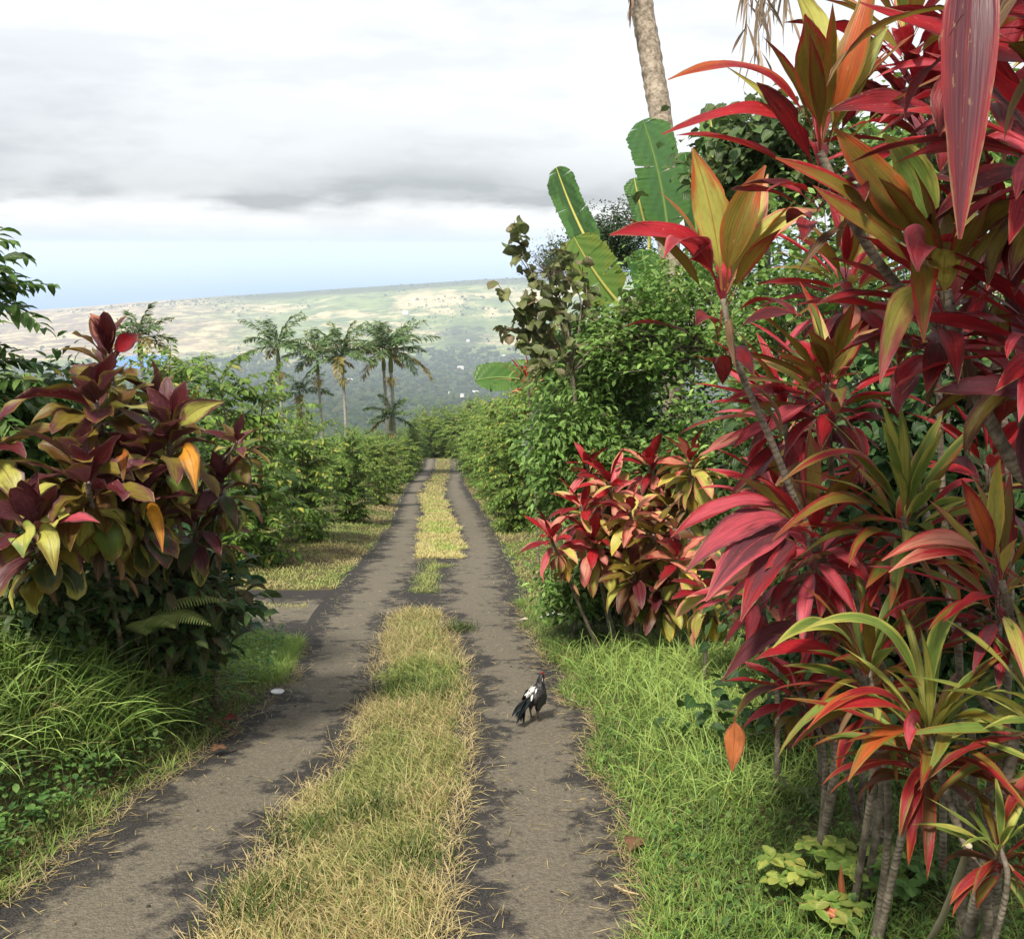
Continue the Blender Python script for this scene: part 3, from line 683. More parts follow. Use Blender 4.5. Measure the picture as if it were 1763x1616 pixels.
mb = MB()
def vergeL(n):
    y = ysample(n, Y_DR1 + 0.1, 97, 2.0); wv = np.interp(y, [14, 20, 40, 97], [3.0, 3.2, 3.0, 2.5]); return xL(y) - 0.05 - wv * rng.uniform(0, 1, n), y
def vergeR(n):
    y = ysample(n, 12.0, 97, 2.0); return xR(y) + 0.02 + np.interp(y, [12, 20, 97], [2.2, 1.6, 2.0]) * rng.uniform(0, 1, n), y
fp = lambda x, y: np.clip(0.40 + 1.4 * (vnoise(x, y, 0.5, 71) - 0.5) + 0.6 * (vnoise(x, y, 2, 72) - 0.5) + 0.25 * sstep(y, 18, 30), 0, 1)
for reg, n in ((vergeL, 30000), (vergeR, 18000)):
    blades(mb, n, reg, rng, (0.04, 0.13), (0.010, 0.022), lambda x, y, k: mixcol(rng, GRN * 1.1, TAN2 * 0.75, fp(x, y)),
           lambda x, y, k: mixcol(rng, GRN2 * 1.1, TAN, np.clip(fp(x, y) + 0.1, 0, 1)), lean=(0.3, 1.3), seg=2)
def drv(n):
    y = rng.normal(Y_DR0 + (Y_DR1 - Y_DR0) * 0.62, 0.13, n); x = xL(y) - 0.25 - rng.uniform(0, 2.2, n); k = vnoise(x, y, 1.6, 73) > 0.3; return x[k], y[k]
blades(mb, 1600, drv, rng, (0.04, 0.10), (0.006, 0.012), lambda x, y, k: mixcol(rng, GRN, TAN2 * 0.8, rng.uniform(0, 1, k)),
       lambda x, y, k: mixcol(rng, GRN2, TAN, rng.uniform(0, 1, k)), lean=(0.3, 1.3))
def cornr(n):
    y = rng.uniform(YY(1180), Y_DR0 - 0.05, n); return xL(y) - np.abs(rng.normal(0.0, 0.5, n)) , y
blades(mb, 9000, cornr, rng, (0.06, 0.19), (0.006, 0.011), lambda x, y, k: mixcol(rng, GRN, GRN2, rng.uniform(0, 1, k)),
       lambda x, y, k: mixcol(rng, (0.20, 0.36, 0.07), (0.40, 0.52, 0.14), rng.uniform(0, 1, k)), lean=(0.1, 1.1))
tag(mb.build('grass', M_GRASS), 'dry mown grass verges along the far part of the track', 'grass', kind='stuff')

mb = MB()
def debris(n):
    y = ysample(n, 3.0, 30, 1.0); s = rng.integers(0, 5, n); e = np.abs(rng.normal(0, 0.20, n))
    x = np.choose(s, [xL(y) + e, xML(y) - e, xMR(y) + e, xR(y) - e, xR(y) - e * 0.6]); return x, y
blades(mb, 2600, debris, rng, (0.03, 0.11), (0.004, 0.008), lambda x, y, k: mixcol(rng, TAN2 * 0.5, TAN * 0.9, rng.uniform(0, 1, k)),
       lambda x, y, k: mixcol(rng, TAN * 0.5, TAN, rng.uniform(0, 1, k)), lean=(1.42, 1.56), bendr=(-0.05, 0.1), lift=0.018, seg=2)
n = 260; x, y = debris(n); x = x + rng.normal(0, 0.12, n)
blobs(mb, np.stack((x, y, Hgt(x, y) + 0.008), -1), rng.uniform(0.004, 0.012, n), rng, 1, 0.6, 0.25, pick(rng, [(0.05, 0.045, 0.04), (0.14, 0.12, 0.10), (0.10, 0.07, 0.05)], n))
tag(mb.build('litter', M_GRASS), 'straw bits and small stones strewn along the edges of the wheel tracks', 'litter', kind='stuff')
# ------------------------------------------------------------------ ti plants
def wprof(shape, tt):
    if shape == 'late': return np.sin(np.pi * tt ** 1.35) ** 0.8
    if shape == 'paddle': return np.minimum(1, tt * 8) ** 0.6 * np.minimum(1, (1 - tt) * 7) ** 0.5
    return np.sin(np.pi * tt ** 0.82) ** 0.9
def bezleaf(mb, p0, p1, p2, W, hint, ca, cb, rng, n=14, m=4, pet=0.0, fold=0.2, wave=0.05, shape='ti', twist=0.0, notch=0.0, petw=0.07):
    """one leaf along a bent centre line; hint is the direction its upper face looks at"""
    t = np.linspace(0, 1, n + 1)[:, None]; p0, p1, p2 = map(np.asarray, (p0, p1, p2))
    C = (1 - t) ** 2 * p0 + 2 * t * (1 - t) * p1 + t ** 2 * p2
    T = np.gradient(C, axis=0); T /= np.linalg.norm(T, axis=1)[:, None]
    Sd = np.cross(T, hint); Sd /= np.linalg.norm(Sd, axis=1)[:, None]; Nn = np.cross(Sd, T)
    a = twist * t; Sd, Nn = Sd * np.cos(a) + Nn * np.sin(a), Nn * np.cos(a) - Sd * np.sin(a)
    tt = np.clip((t[:, 0] - pet) / (1 - pet), 0, 1); wp = np.maximum(wprof(shape, tt), petw) * W / 2
    u = np.linspace(-1, 1, m + 1)
    ph = rng.uniform(0, 6); wv = wave * np.sin(ph + 11 * t + u * 1.4) * np.abs(u) ** 1.5 * wp[:, None]
    wl = np.repeat(wp[:, None], m + 1, 1)
    if notch:
        cut = (rng.uniform(0, 1, (n + 1, 2)) < 0.38) * rng.uniform(0.0, notch, (n + 1, 2))
        wl[:, 0] *= 1 - cut[:, 0]; wl[:, -1] *= 1 - cut[:, 1]
    V = C[:, None] + Sd[:, None] * (u * wl * math.cos(fold))[..., None] + Nn[:, None] * (np.abs(u) * wl * math.sin(fold) + wv)[..., None]
    i, j = np.meshgrid(np.arange(n), np.arange(m), indexing='ij')
    q = np.stack((i * (m + 1) + j, i * (m + 1) + j + 1, (i + 1) * (m + 1) + j + 1, (i + 1) * (m + 1) + j), -1).reshape(-1, 4)
    UV = np.stack(np.broadcast_arrays(u[None], t, rng.uniform(0, 1)), -1)
    mb.add(V.reshape(-1, 3), q, ca, cb, UV.reshape(-1, 3)); return C

CRIM, PINK, MAR, PURP = S(140, 16, 35), S(186, 76, 90), S(80, 16, 29), S(92, 46, 58)
OLIVE, YG, GRNT, ORG = S(120, 106, 38), S(176, 174, 84), S(104, 130, 56), S(176, 84, 40)
YEL, BROWN, DKGRN, SALM, RED = S(216, 184, 78), S(92, 64, 30), S(58, 76, 42), S(206, 132, 108), S(168, 22, 40)
PAL = {
 'olive': ([(OLIVE, CRIM), (YG, OLIVE), (OLIVE, ORG)], [(OLIVE, CRIM), (CRIM, MAR), (RED, CRIM)], [(CRIM, MAR), (MAR, CRIM), (CRIM, PURP)]),
 'red': ([(OLIVE, CRIM), (YG, SALM), (GRNT, RED)], [(RED, PINK), (CRIM, RED), (PINK, CRIM), (RED, MAR), (OLIVE, RED), (YG, PINK)], [(MAR, CRIM), (PURP, CRIM), (CRIM, MAR), (CRIM, PURP)]),
 'pink': ([(YG, SALM), (OLIVE, CRIM), (CRIM, RED)], [(PINK, CRIM), (PINK, RED), (SALM, PINK), (RED, PINK), (YG, PINK)], [(PURP, CRIM), (PINK, PURP), (CRIM, MAR), (CRIM, PINK)]),
 'dark': ([(CRIM, MAR), (CRIM, RED)], [(CRIM, RED), (RED, PINK), (MAR, CRIM), (RED, CRIM), (PINK, CRIM)], [(MAR, PURP), (PURP, CRIM), (CRIM, MAR), (OLIVE, MAR)]),
 'narrow': ([(GRNT, YG), (OLIVE, CRIM), (YG, GRNT)], [(OLIVE, CRIM), (GRNT, OLIVE), (YG, GRNT), (CRIM, OLIVE)], [(CRIM, ORG), (OLIVE, CRIM), (GRNT, ORG), (BROWN, CRIM)]),
 'left': ([(PURP, BROWN), (PURP, OLIVE), (MAR, PURP)], [(BROWN, OLIVE), (OLIVE, PURP), (PURP, OLIVE), (YG, PURP)], [(OLIVE, BROWN), (OLIVE, YG), (YG, OLIVE), (GRNT, OLIVE), (OLIVE, PURP), (YG, BROWN)]),
 'leftdark': ([(PURP, MAR), (MAR, PURP)], [(PURP, OLIVE), (DKGRN, PURP), (OLIVE, PURP)], [(DKGRN, YG), (DKGRN, OLIVE), (YG, OLIVE), (OLIVE, YG), (GRNT, YG)]),
 'mid': ([(CRIM, MAR), (SALM, CRIM)], [(YG, SALM), (YG, YEL), (SALM, YG)], [(YG, YEL), (YG, GRNT), (YEL, ORG), (YEL, YG), (GRNT, YG)]),
 'midred': ([(CRIM, MAR), (RED, CRIM)], [(SALM, PINK), (SALM, YG), (YG, SALM), (PINK, SALM)], [(SALM, YG), (YG, ORG), (SALM, BROWN), (YG, GRNT), (YEL, SALM), (GRNT, YG)]),
 'midgreen': ([(MAR, PURP), (OLIVE, MAR)], [(YG, OLIVE), (BROWN, MAR)], [(YG, GRNT), (GRNT, YG), (GRNT, OLIVE), (YG, YEL)]),
}
def rosette(mb, head, axis, n, L, W, pal, rng, droop=1.0, spread=78, pet=0.2, el_in=12, stack=0.45, wave=0.10, n_seg=10, shape='ti'):
    head = np.asarray(head, float); ax = np.asarray(axis, float); ax /= np.linalg.norm(ax)
    f = (np.arange(n) + 0.5) / n
    th = np.radians(el_in + (spread - el_in) * f ** 0.75 + rng.normal(0, 7, n)); ph = np.arange(n) * 2.39996 + rng.uniform(0, 6) + rng.normal(0, 0.25, n)
    e1 = np.cross(ax, (0.2, 1, 0.1)); e1 /= np.linalg.norm(e1); e2 = np.cross(ax, e1)
    D = np.cos(th)[:, None] * ax + np.sin(th)[:, None] * (np.cos(ph)[:, None] * e1 + np.sin(ph)[:, None] * e2)
    az = np.arctan2(D[:, 1], D[:, 0]); el = np.arcsin(np.clip(D[:, 2], -1, 1))
    pos = head - ax * (f * L * stack)[:, None]
    i3 = np.where(f < 0.28, 0, np.where(f < 0.62, 1, 2))
    ca = np.zeros((n, 3)); cb = np.zeros((n, 3))
    for k in range(n):
        o = pal[i3[k]]; c = o[rng.integers(len(o))]; j = rng.uniform(0.82, 1.18); ca[k], cb[k] = c[0] * j, c[1] * j
    Ls = L * np.where(rng.uniform(0, 1, n) < 0.15, 0.7, 1.0) * (0.62 + 0.45 * np.sin(np.pi * np.clip(f + 0.12, 0, 1)) ** 0.7) * rng.uniform(0.85, 1.12, n)
    bend = np.radians((18 + 62 * f * droop) * rng.uniform(0.6, 1.4, n))
    leafgrid(mb, pos, az, el, bend, Ls, W * rng.uniform(0.85, 1.12, n) * (0.8 + 0.3 * f), rng, n=n_seg, m=4, pet=pet, fold=rng.uniform(0.12, 0.5, n), wave=wave * rng.uniform(0.8, 2.6, n), tear=0.05,
             twist=rng.normal(0, 0.35, n), roll=rng.normal(0, 0.18, n), swing=rng.normal(0, 0.22, n), shape=shape, ca=ca, cb=cb, power=1.25)

def cane_pts(head, mids, base):
    p = P(base[0], 1200, base[1]); b = np.array((p[0], p[1], ground(p[0], p[1]) - 0.03))
    return [b] + [P(*q) for q in mids] + [head], b
TI_GROUP = 'ti plants with coloured leaf rosettes'
def ti(label, head, base, mids=(), L=0.5, W=0.11, n=22, pal='red', axis=(0, 0, 1), seed=1, r=0.016, droop=1.0, spread=78, pet=0.2, hero=(), mat=None, wave=0.10, extra=(), dead=3, stack=0.5, shape='ti'):
    rng = np.random.default_rng(seed); h = P(*head); pts, b = cane_pts(h, mids, base)
    o = thing('ti_plant', b, label, 'ti plant', TI_GROUP)
    cp = catmull(pts, 8); mb = MB()
    tube(mb, cp, [r * 1.15, r * 1.0, r * 0.92, r * 0.8], 9, wob=0.07, rng=rng); mb.build('cane', M_CANE, o)
    mb = MB(); rosette(mb, h, axis, int(n * (1.85 if mat is None else 1.25)), L, W * (0.76 if mat is None else 1.0), PAL[pal], rng, droop, spread, pet, wave=wave, stack=stack, shape=shape)
    for hr in hero:   # leaves that stand out in the crown
        q0, q1, q2, w_, a_, b_, hint = hr[:7]
        bezleaf(mb, P(*q0), P(*q1), P(*q2), w_, np.array(hint, float), a_, b_, rng, pet=0.16, wave=0.16, fold=0.28, n=26, m=6, notch=0.07, shape=hr[7] if len(hr) > 7 else 'ti', twist=rng.uniform(-0.25, 0.25))
    mb.build('leaf_rosette', mat or M_TI, o)
    for (hx, hy, hd, ax_, n_, L_, pal_) in extra:   # side shoots of the same plant
        mb = MB(); hh = P(hx, hy, hd); j = cp[np.argmin(np.linalg.norm(cp - hh, axis=1))]
        k = cp[max(0, np.argmin(np.linalg.norm(cp - hh, axis=1)) - 5)]
        tube(mb, catmull([k, (k + hh) / 2 + np.array((0, 0, -0.03)), hh], 6), [r * 0.8, r * 0.6], 8, wob=0.06, rng=rng); mb.build('cane', M_CANE, o)
        mb = MB(); rosette(mb, hh, ax_, n_, L_, W, PAL[pal_], rng, droop, spread, pet); mb.build('leaf_rosette', mat or M_TI, o)
    if dead:
        mb = MB(); f = rng.uniform(0.72, 0.97, dead); ps = np.array([cp[int(v * (len(cp) - 1))] for v in f])
        leafgrid(mb, ps, rng.uniform(0, 6.28, dead), rng.uniform(-0.9, -0.2, dead), rng.uniform(0.4, 1.0, dead), L * rng.uniform(0.4, 0.75, dead), W * 0.45, rng, n=7, m=3, fold=0.8, twist=rng.normal(0, 1, dead),
                 ca=pick(rng, [(0.22, 0.13, 0.07), (0.30, 0.17, 0.09), (0.12, 0.07, 0.045)], dead), shape='ti', pet=0.15)
        mb.build('dead_leaves', M_DRYLEAF, o)
    return o

UPL = (-0.45, -0.25, 0.85); UPC = (0, -0.45, 0.9); UPR = (0.35, -0.3, 0.9); VIEW = (0, -1, 0.25); LFT = (-0.6, -0.7, 0.4)
# the tall front group on the right
ti('tallest ti plant beside the palm trunk, olive and dark red leaves on a slanting cane', (1412, 262, 3.3), (1900, 3.7),
   [(1790, 830, 3.6), (1640, 590, 3.45), (1540, 485, 3.35), (1470, 385, 3.3)], L=0.5, W=0.10, n=12, pal='olive', axis=(-0.05, -0.15, 1), seed=21, r=0.018, spread=70, pet=0.24,
   hero=[((1405, 240, 3.3), (1330, 60, 3.25), (1150, 138, 3.15), 0.085, CRIM, ORG, (0, -0.5, 1)), ((1400, 245, 3.3), (1330, 150, 3.15), (1140, 232, 3.05), 0.10, RED, CRIM, (-0.2, -0.6, 0.8)),
         ((1412, 250, 3.3), (1395, 100, 3.2), (1385, 25, 3.05), 0.13, OLIVE, RED, VIEW), ((1415, 250, 3.35), (1440, 60, 3.4), (1360, -30, 3.4), 0.12, YG, OLIVE, VIEW),
         ((1425, 250, 3.3), (1450, 150, 3.2), (1530, 45, 3.2), 0.085, YG, GRNT, (-0.3, -1, 0.1)), ((1425, 250, 3.3), (1470, 100, 3.1), (1510, -60, 3.2), 0.11, ORG, OLIVE, LFT),
         ((1640, 195, 3.2), (1530, 165, 3.05), (1425, 192, 3.0), 0.10, CRIM, MAR, (0, -0.8, 0.6))])
ti('ti plant with broad olive upright leaves on a thick dark cane', (1628, 500, 3.25), (1950, 3.4),
   [(1850, 980, 3.4), (1745, 800, 3.35), (1665, 640, 3.3)], L=0.5, W=0.13, n=16, pal='olive', axis=(-0.1, -0.2, 1), seed=22, r=0.024, spread=85, dead=4,
   hero=[((1600, 430, 3.2), (1520, 330, 3.1), (1436, 220, 3.05), 0.14, OLIVE, ORG, (-0.2, -1, 0.3)), ((1615, 430, 3.25), (1590, 290, 3.2), (1520, 232, 3.15), 0.12, GRNT, YG, (-0.2, -1, 0.2)),
         ((1590, 460, 3.2), (1500, 330, 3.1), (1335, 272, 3.05), 0.10, OLIVE, RED, (0, -0.7, 0.7)), ((1590, 470, 3.15), (1500, 400, 3.0), (1400, 320, 3.0), 0.09, OLIVE, CRIM, (0, -0.6, 0.8)),
         ((1600, 470, 3.2), (1580, 400, 3.0), (1590, 590, 2.95), 0.10, OLIVE, RED, VIEW), ((1590, 500, 3.2), (1540, 490, 3.05), (1515, 660, 3.0), 0.10, YG, PINK, VIEW),
         ((1600, 430, 3.15), (1570, 380, 2.95), (1580, 468, 2.9), 0.11, CRIM, PINK, VIEW)])
ti('slim ti plant with yellow green upright leaves on a long thin curved cane', (1245, 515, 4.0), (1640, 4.5),
   [(1560, 1240, 4.45), (1445, 1020, 4.3), (1382, 890, 4.2), (1328, 760, 4.1), (1268, 620, 4.0)], L=0.55, W=0.12, n=7, pal='olive', axis=(0.05, -0.1, 1), seed=23, r=0.016, spread=60, pet=0.3,
   hero=[((1242, 500, 4.0), (1235, 370, 3.95), (1192, 255, 3.9), 0.15, YG, ORG, VIEW), ((1250, 500, 4.0), (1255, 380, 3.9), (1318, 285, 3.9), 0.14, OLIVE, ORG, VIEW), ((1248, 500, 4.02), (1290, 420, 4.0), (1322, 300, 4.05), 0.12, YG, SALM, (-0.5, -1, 0.2)),
         ((1240, 505, 4.0), (1195, 370, 3.85), (1050, 405, 3.75), 0.14, RED, CRIM, (-0.2, -0.6, 0.8)), ((1240, 500, 3.95), (1190, 360, 3.75), (1143, 445, 3.6), 0.13, CRIM, PINK, (-0.6, -0.7, 0.5)),
         ((1252, 505, 4.0), (1300, 370, 3.95), (1415, 362, 3.9), 0.11, YG, SALM, (0, -0.7, 0.7))])
ti('nearest ti plant with one huge dark purple red leaf hanging down in front', (1715, -110, 2.35), (2350, 2.5), [(2150, 700, 2.5), (1900, 150, 2.4)],
   L=0.5, W=0.12, n=14, pal='dark', axis=(-0.15, -0.1, 1), seed=24, r=0.02, spread=95, droop=0.8,
   hero=[((1690, -100, 2.3), (1668, -190, 2.12), (1652, 412, 2.15), 0.125, PURP, S(150, 48, 52), (-0.12, -1, 0.1), 'late'), ((1720, -90, 2.35), (1680, -200, 2.2), (1690, 250, 2.25), 0.08, PURP, MAR, (0.5, -1, 0.1)),
         ((1850, 120, 2.6), (1690, 90, 2.5), (1480, 5, 2.55), 0.11, RED, CRIM, (0, -0.8, 0.6)), ((1860, 60, 2.5), (1760, -20, 2.4), (1640, 60, 2.5), 0.10, CRIM, MAR, (0, -0.7, 0.7))])
ti('ti plant of deep crimson leaves crowding the upper corner beside the huge hanging leaf', (1800, 230, 2.9), (2150, 3.1), [(1980, 700, 3.1)], L=0.5, W=0.125, n=26, pal='dark', axis=(-0.35, -0.2, 0.9), seed=25, r=0.018, spread=100, droop=0.9)
ti('ti plant with crimson and purple leaves behind the huge hanging leaf', (1600, 215, 4.2), (1690, 4.8), [(1650, 1100, 4.75), (1625, 880, 4.6), (1615, 640, 4.5), (1600, 420, 4.3)], L=0.55, W=0.12, n=26, pal='dark', axis=(-0.15, -0.2, 1), seed=26, spread=95)
ti('dark ti plant cut by the frame with one long flat maroon leaf', (1800, 560, 3.1), (2050, 3.3), [(1930, 900, 3.3)], L=0.5, W=0.11, n=24, pal='dark', axis=(-0.3, -0.15, 0.9), seed=27, spread=105,
   hero=[((1830, 690, 3.0), (1720, 655, 2.9), (1608, 675, 2.95), 0.095, PURP, MAR, (0, -0.7, 0.7))])
ti('ti plant in the middle of the red mass with bright scarlet leaves fanning left', (1425, 660, 4.5), (1560, 5.0), [(1500, 1250, 5.0), (1445, 950, 4.8), (1428, 760, 4.6)], L=0.52, W=0.12, n=26, pal='red', axis=(-0.25, -0.3, 0.9), seed=28, spread=92)
ti('ti plant with pink leaves spreading left over the green citrus bush', (1345, 700, 4.8), (1500, 5.2), [(1440, 1220, 5.2), (1390, 950, 5.0)], L=0.52, W=0.10, n=24, pal='pink', axis=(-0.5, -0.25, 0.8), seed=29, spread=88)
ti('ti plant with narrow dark red arching leaves right of the thin curved cane', (1555, 890, 4.1), (1660, 4.4), [(1620, 1300, 4.4), (1580, 1080, 4.25)], L=0.55, W=0.085, n=28, pal='narrow', axis=(-0.1, -0.2, 1), seed=30, spread=80, droop=1.25,
   hero=[((1545, 900, 4.1), (1500, 700, 3.9), (1345, 830, 3.8), 0.075, CRIM, OLIVE, (0, -0.4, 1)), ((1545, 930, 4.1), (1480, 790, 3.9), (1330, 930, 3.7), 0.09, OLIVE, CRIM, (0, -0.4, 1))])
ti('ti plant with four big dusty pink leaves drooping to the left', (1395, 925, 4.2), (1540, 4.7), [(1490, 1220, 4.7), (1430, 1040, 4.4)], L=0.5, W=0.12, n=20, pal='pink', axis=(-0.3, -0.3, 0.9), seed=31, spread=88,
   hero=[((1365, 880, 4.1), (1270, 830, 3.95), (1155, 925, 3.85), 0.11, PINK, CRIM, (-0.2, -0.5, 0.8)), ((1375, 900, 4.1), (1290, 860, 3.9), (1180, 985, 3.75), 0.125, PINK, PURP, (-0.2, -0.7, 0.6)),
         ((1380, 920, 4.1), (1300, 890, 3.85), (1215, 1035, 3.7), 0.135, PURP, PINK, (-0.3, -0.8, 0.5)), ((1385, 930, 4.1), (1330, 930, 3.85), (1275, 1070, 3.7), 0.125, PURP, CRIM, (-0.4, -0.8, 0.4)),
         ((1400, 1080, 4.2), (1330, 1060, 4.0), (1243, 1172, 3.85), 0.09, PURP, MAR, (-0.3, -0.7, 0.6))])
ti('ti plant at the frame edge with coral leaves streaming left and upright yellow ones', (1725, 1000, 3.6), (1830, 3.8), [(1790, 1300, 3.8)], L=0.46, W=0.08, n=22, pal='red', axis=(-0.1, -0.15, 1), seed=32, spread=82,
   hero=[((1715, 985, 3.6), (1650, 880, 3.4), (1518, 965, 3.3), 0.075, SALM, RED, (0, -0.5, 0.9)), ((1715, 995, 3.6), (1640, 910, 3.35), (1530, 985, 3.25), 0.07, RED, SALM, (0, -0.5, 0.9)),
         ((1720, 980, 3.6), (1690, 890, 3.55), (1655, 825, 3.5), 0.075, ORG, CRIM, VIEW), ((1725, 975, 3.6), (1700, 860, 3.55), (1722, 790, 3.5), 0.07, YG, YEL, VIEW)])
ti('front ti plant with narrow green and red striped leaves arching over several bare canes', (1600, 1260, 3.6), (1735, 3.6), [(1700, 1560, 3.6), (1640, 1400, 3.6)], L=0.5, W=0.062, n=30, pal='narrow', axis=(-0.1, -0.2, 1), seed=33, spread=84, droop=1.3, pet=0.08, r=0.017,
   hero=[((1590, 1250, 3.6), (1500, 1130, 3.4), (1390, 1255, 3.2), 0.055, CRIM, ORG, (0, -0.4, 1)), ((1590, 1255, 3.6), (1520, 1170, 3.3), (1388, 1240, 3.25), 0.06, RED, OLIVE, (0, -0.5, 1)), ((1595, 1250, 3.6), (1560, 1000, 3.5), (1380, 1085, 3.4), 0.06, GRNT, YG, (0, -0.6, 0.9)),
         ((1600, 1250, 3.6), (1590, 1060, 3.55), (1665, 1045, 3.5), 0.06, GRNT, YG, (-0.4, -0.8, 0.4)), ((1590, 1255, 3.6), (1560, 1200, 3.3), (1565, 1290, 3.25), 0.07, PINK, RED, VIEW), ((1610, 1260, 3.6), (1680, 1200, 3.4), (1730, 1260, 3.3), 0.055, OLIVE, GRNT, (0, -0.5, 0.9)),
         ((1590, 1262, 3.6), (1510, 1230, 3.4), (1460, 1345, 3.3), 0.06, ORG, OLIVE, (-0.2, -0.5, 0.9)), ((1610, 1265, 3.6), (1650, 1230, 3.4), (1595, 1335, 3.3), 0.05, OLIVE, GRNT, (0, -0.6, 0.8))])
ti('ti plant with narrow leaves just above and left of the front striped one', (1495, 1150, 4.0), (1545, 4.0), [(1530, 1400, 4.0)], L=0.48, W=0.075, n=26, pal='narrow', axis=(-0.2, -0.2, 1), seed=34, spread=84, droop=1.2, pet=0.1,
   hero=[((1490, 1150, 4.0), (1430, 1020, 3.8), (1330, 1115, 3.6), 0.07, GRNT, YG, (0, -0.5, 0.9)), ((1485, 1165, 4.0), (1400, 1080, 3.8), (1300, 1135, 3.7), 0.075, RED, CRIM, (0, -0.5, 0.9))])
ti('smallest ti plant low by the frame edge with thin arching leaves', (1722, 1455, 3.4), (1740, 3.4), [(1732, 1540, 3.4)], L=0.30, W=0.045, n=14, pal='narrow', axis=(-0.2, -0.2, 1), seed=35, spread=88, droop=1.4, pet=0.05, r=0.011)
ti('small brown red ti plant in the verge with one dry orange leaf hanging', (1375, 1185, 4.9), (1432, 4.9), [(1420, 1300, 4.9)], L=0.36, W=0.10, n=18, pal='dark', axis=(-0.2, -0.2, 1), seed=36, spread=90,
   hero=[((1365, 1190, 4.8), (1300, 1165, 4.6), (1266, 1235, 4.5), 0.055, PURP, OLIVE, (0, -0.5, 0.9)), ((1265, 1232, 4.5), (1266, 1262, 4.48), (1260, 1328, 4.47), 0.10, S(205, 120, 70), S(150, 85, 50), VIEW)])
ti('ti plant cut by the frame with striped narrow leaves near the front canes', (1800, 1235, 3.4), (1850, 3.4), [(1830, 1420, 3.4)], L=0.5, W=0.07, n=24, pal='narrow', axis=(-0.3, -0.2, 0.9), seed=37, spread=90, droop=1.2)
ti('ti plant with pale pink and yellow leaves behind the drooping dusty pink ones', (1340, 850, 5.4), (1430, 5.7), [(1400, 1150, 5.7)], L=0.5, W=0.11, n=24, pal='pink', axis=(-0.35, -0.3, 0.9), seed=38, spread=85)
ti('ti plant with coral and crimson leaves between the two slanting canes', (1455, 480, 4.9), (1670, 5.2), [(1650, 1130, 5.2), (1600, 900, 5.1), (1562, 770, 5.0), (1525, 610, 4.95)], L=0.5, W=0.11, n=26, pal='pink', axis=(-0.3, -0.25, 0.9), seed=39, spread=90)
ti('dark ti plant low behind the stems with maroon leaves in the shade', (1470, 1010, 5.0), (1500, 5.2), [(1490, 1200, 5.2)], L=0.46, W=0.10, n=22, pal='dark', axis=(-0.2, -0.2, 1), seed=40, spread=90)
ti('ti plant whose shaded red leaves fill the gap below the flat maroon leaf', (1700, 800, 4.4), (1730, 4.6), [(1720, 1100, 4.6)], L=0.45, W=0.09, n=16, pal='dark', axis=(-0.2, -0.2, 1), seed=41, spread=95)
ti('scarlet ti plant at the very top of the red mass against the sky', (1560, 60, 4.0), (1760, 4.5), [(1740, 900, 4.5), (1690, 500, 4.3)], L=0.5, W=0.11, n=20, pal='red', axis=(-0.1, -0.1, 1), seed=42, spread=80)
ti('ti plant with salmon leaves low behind the four drooping pink leaves', (1300, 1010, 5.6), (1350, 5.8), [(1335, 1150, 5.8)], L=0.42, W=0.10, n=20, pal='pink', axis=(-0.4, -0.3, 0.8), seed=43, spread=90)

ti('ti plant with crimson leaves filling the upper right behind the broad olive leaves', (1720, 420, 4.3), (1840, 4.6), [(1790, 900, 4.6)], L=0.52, W=0.12, n=26, pal='dark', axis=(-0.25, -0.25, 0.9), seed=44, spread=98)
ti('ti plant with red and pink leaves peeking out at the top beside the huge leaf', (1715, 95, 3.7), (1900, 4.0), [(1850, 700, 4.0)], L=0.5, W=0.12, n=22, pal='pink', axis=(-0.1, -0.2, 1), seed=45, spread=90)

# bare canes standing in the verge below the front plants
CANES = [((1432, 1235, 4.9), (1428, 4.85), 0.026, 'short straight grey cane nearest the road in the verge'), ((1490, 1250, 4.3), (1500, 4.3), 0.018, 'thin pale cane beside the old stump'),
         ((1505, 1265, 4.4), (1520, 4.4), 0.018, 'thin cane leaning right just behind the pale one'), ((1575, 1290, 3.9), (1548, 3.95), 0.019, 'cane leaning left in the middle of the front canes'),
         ((1680, 1180, 3.7), (1762, 3.75), 0.022, 'cane slanting up from the corner of the frame'), ((1640, 1170, 3.9), (1700, 3.9), 0.019, 'cane crossing behind the small low ti plant'),
         ((1745, 1270, 3.5), (1700, 3.55), 0.026, 'thickest rough cane at the edge of the frame')]
for (h, b, r_, lb) in CANES:
    pts, bb = cane_pts(P(*h), [(h[0] * 0.5 + b[0] * 0.5 + 6, h[1] * 0.5 + 720, (h[2] + b[1]) / 2)], b); o_m = MB()
    tube(o_m, catmull(pts, 8), [r_ * 0.95, r_ * 0.85, r_ * 0.75], 9, wob=0.08, rng=np.random.default_rng(int(h[0]))); cn = o_m.build('cane', M_CANE)
    tag(cn, lb, 'cane', 'bare canes in the verge')

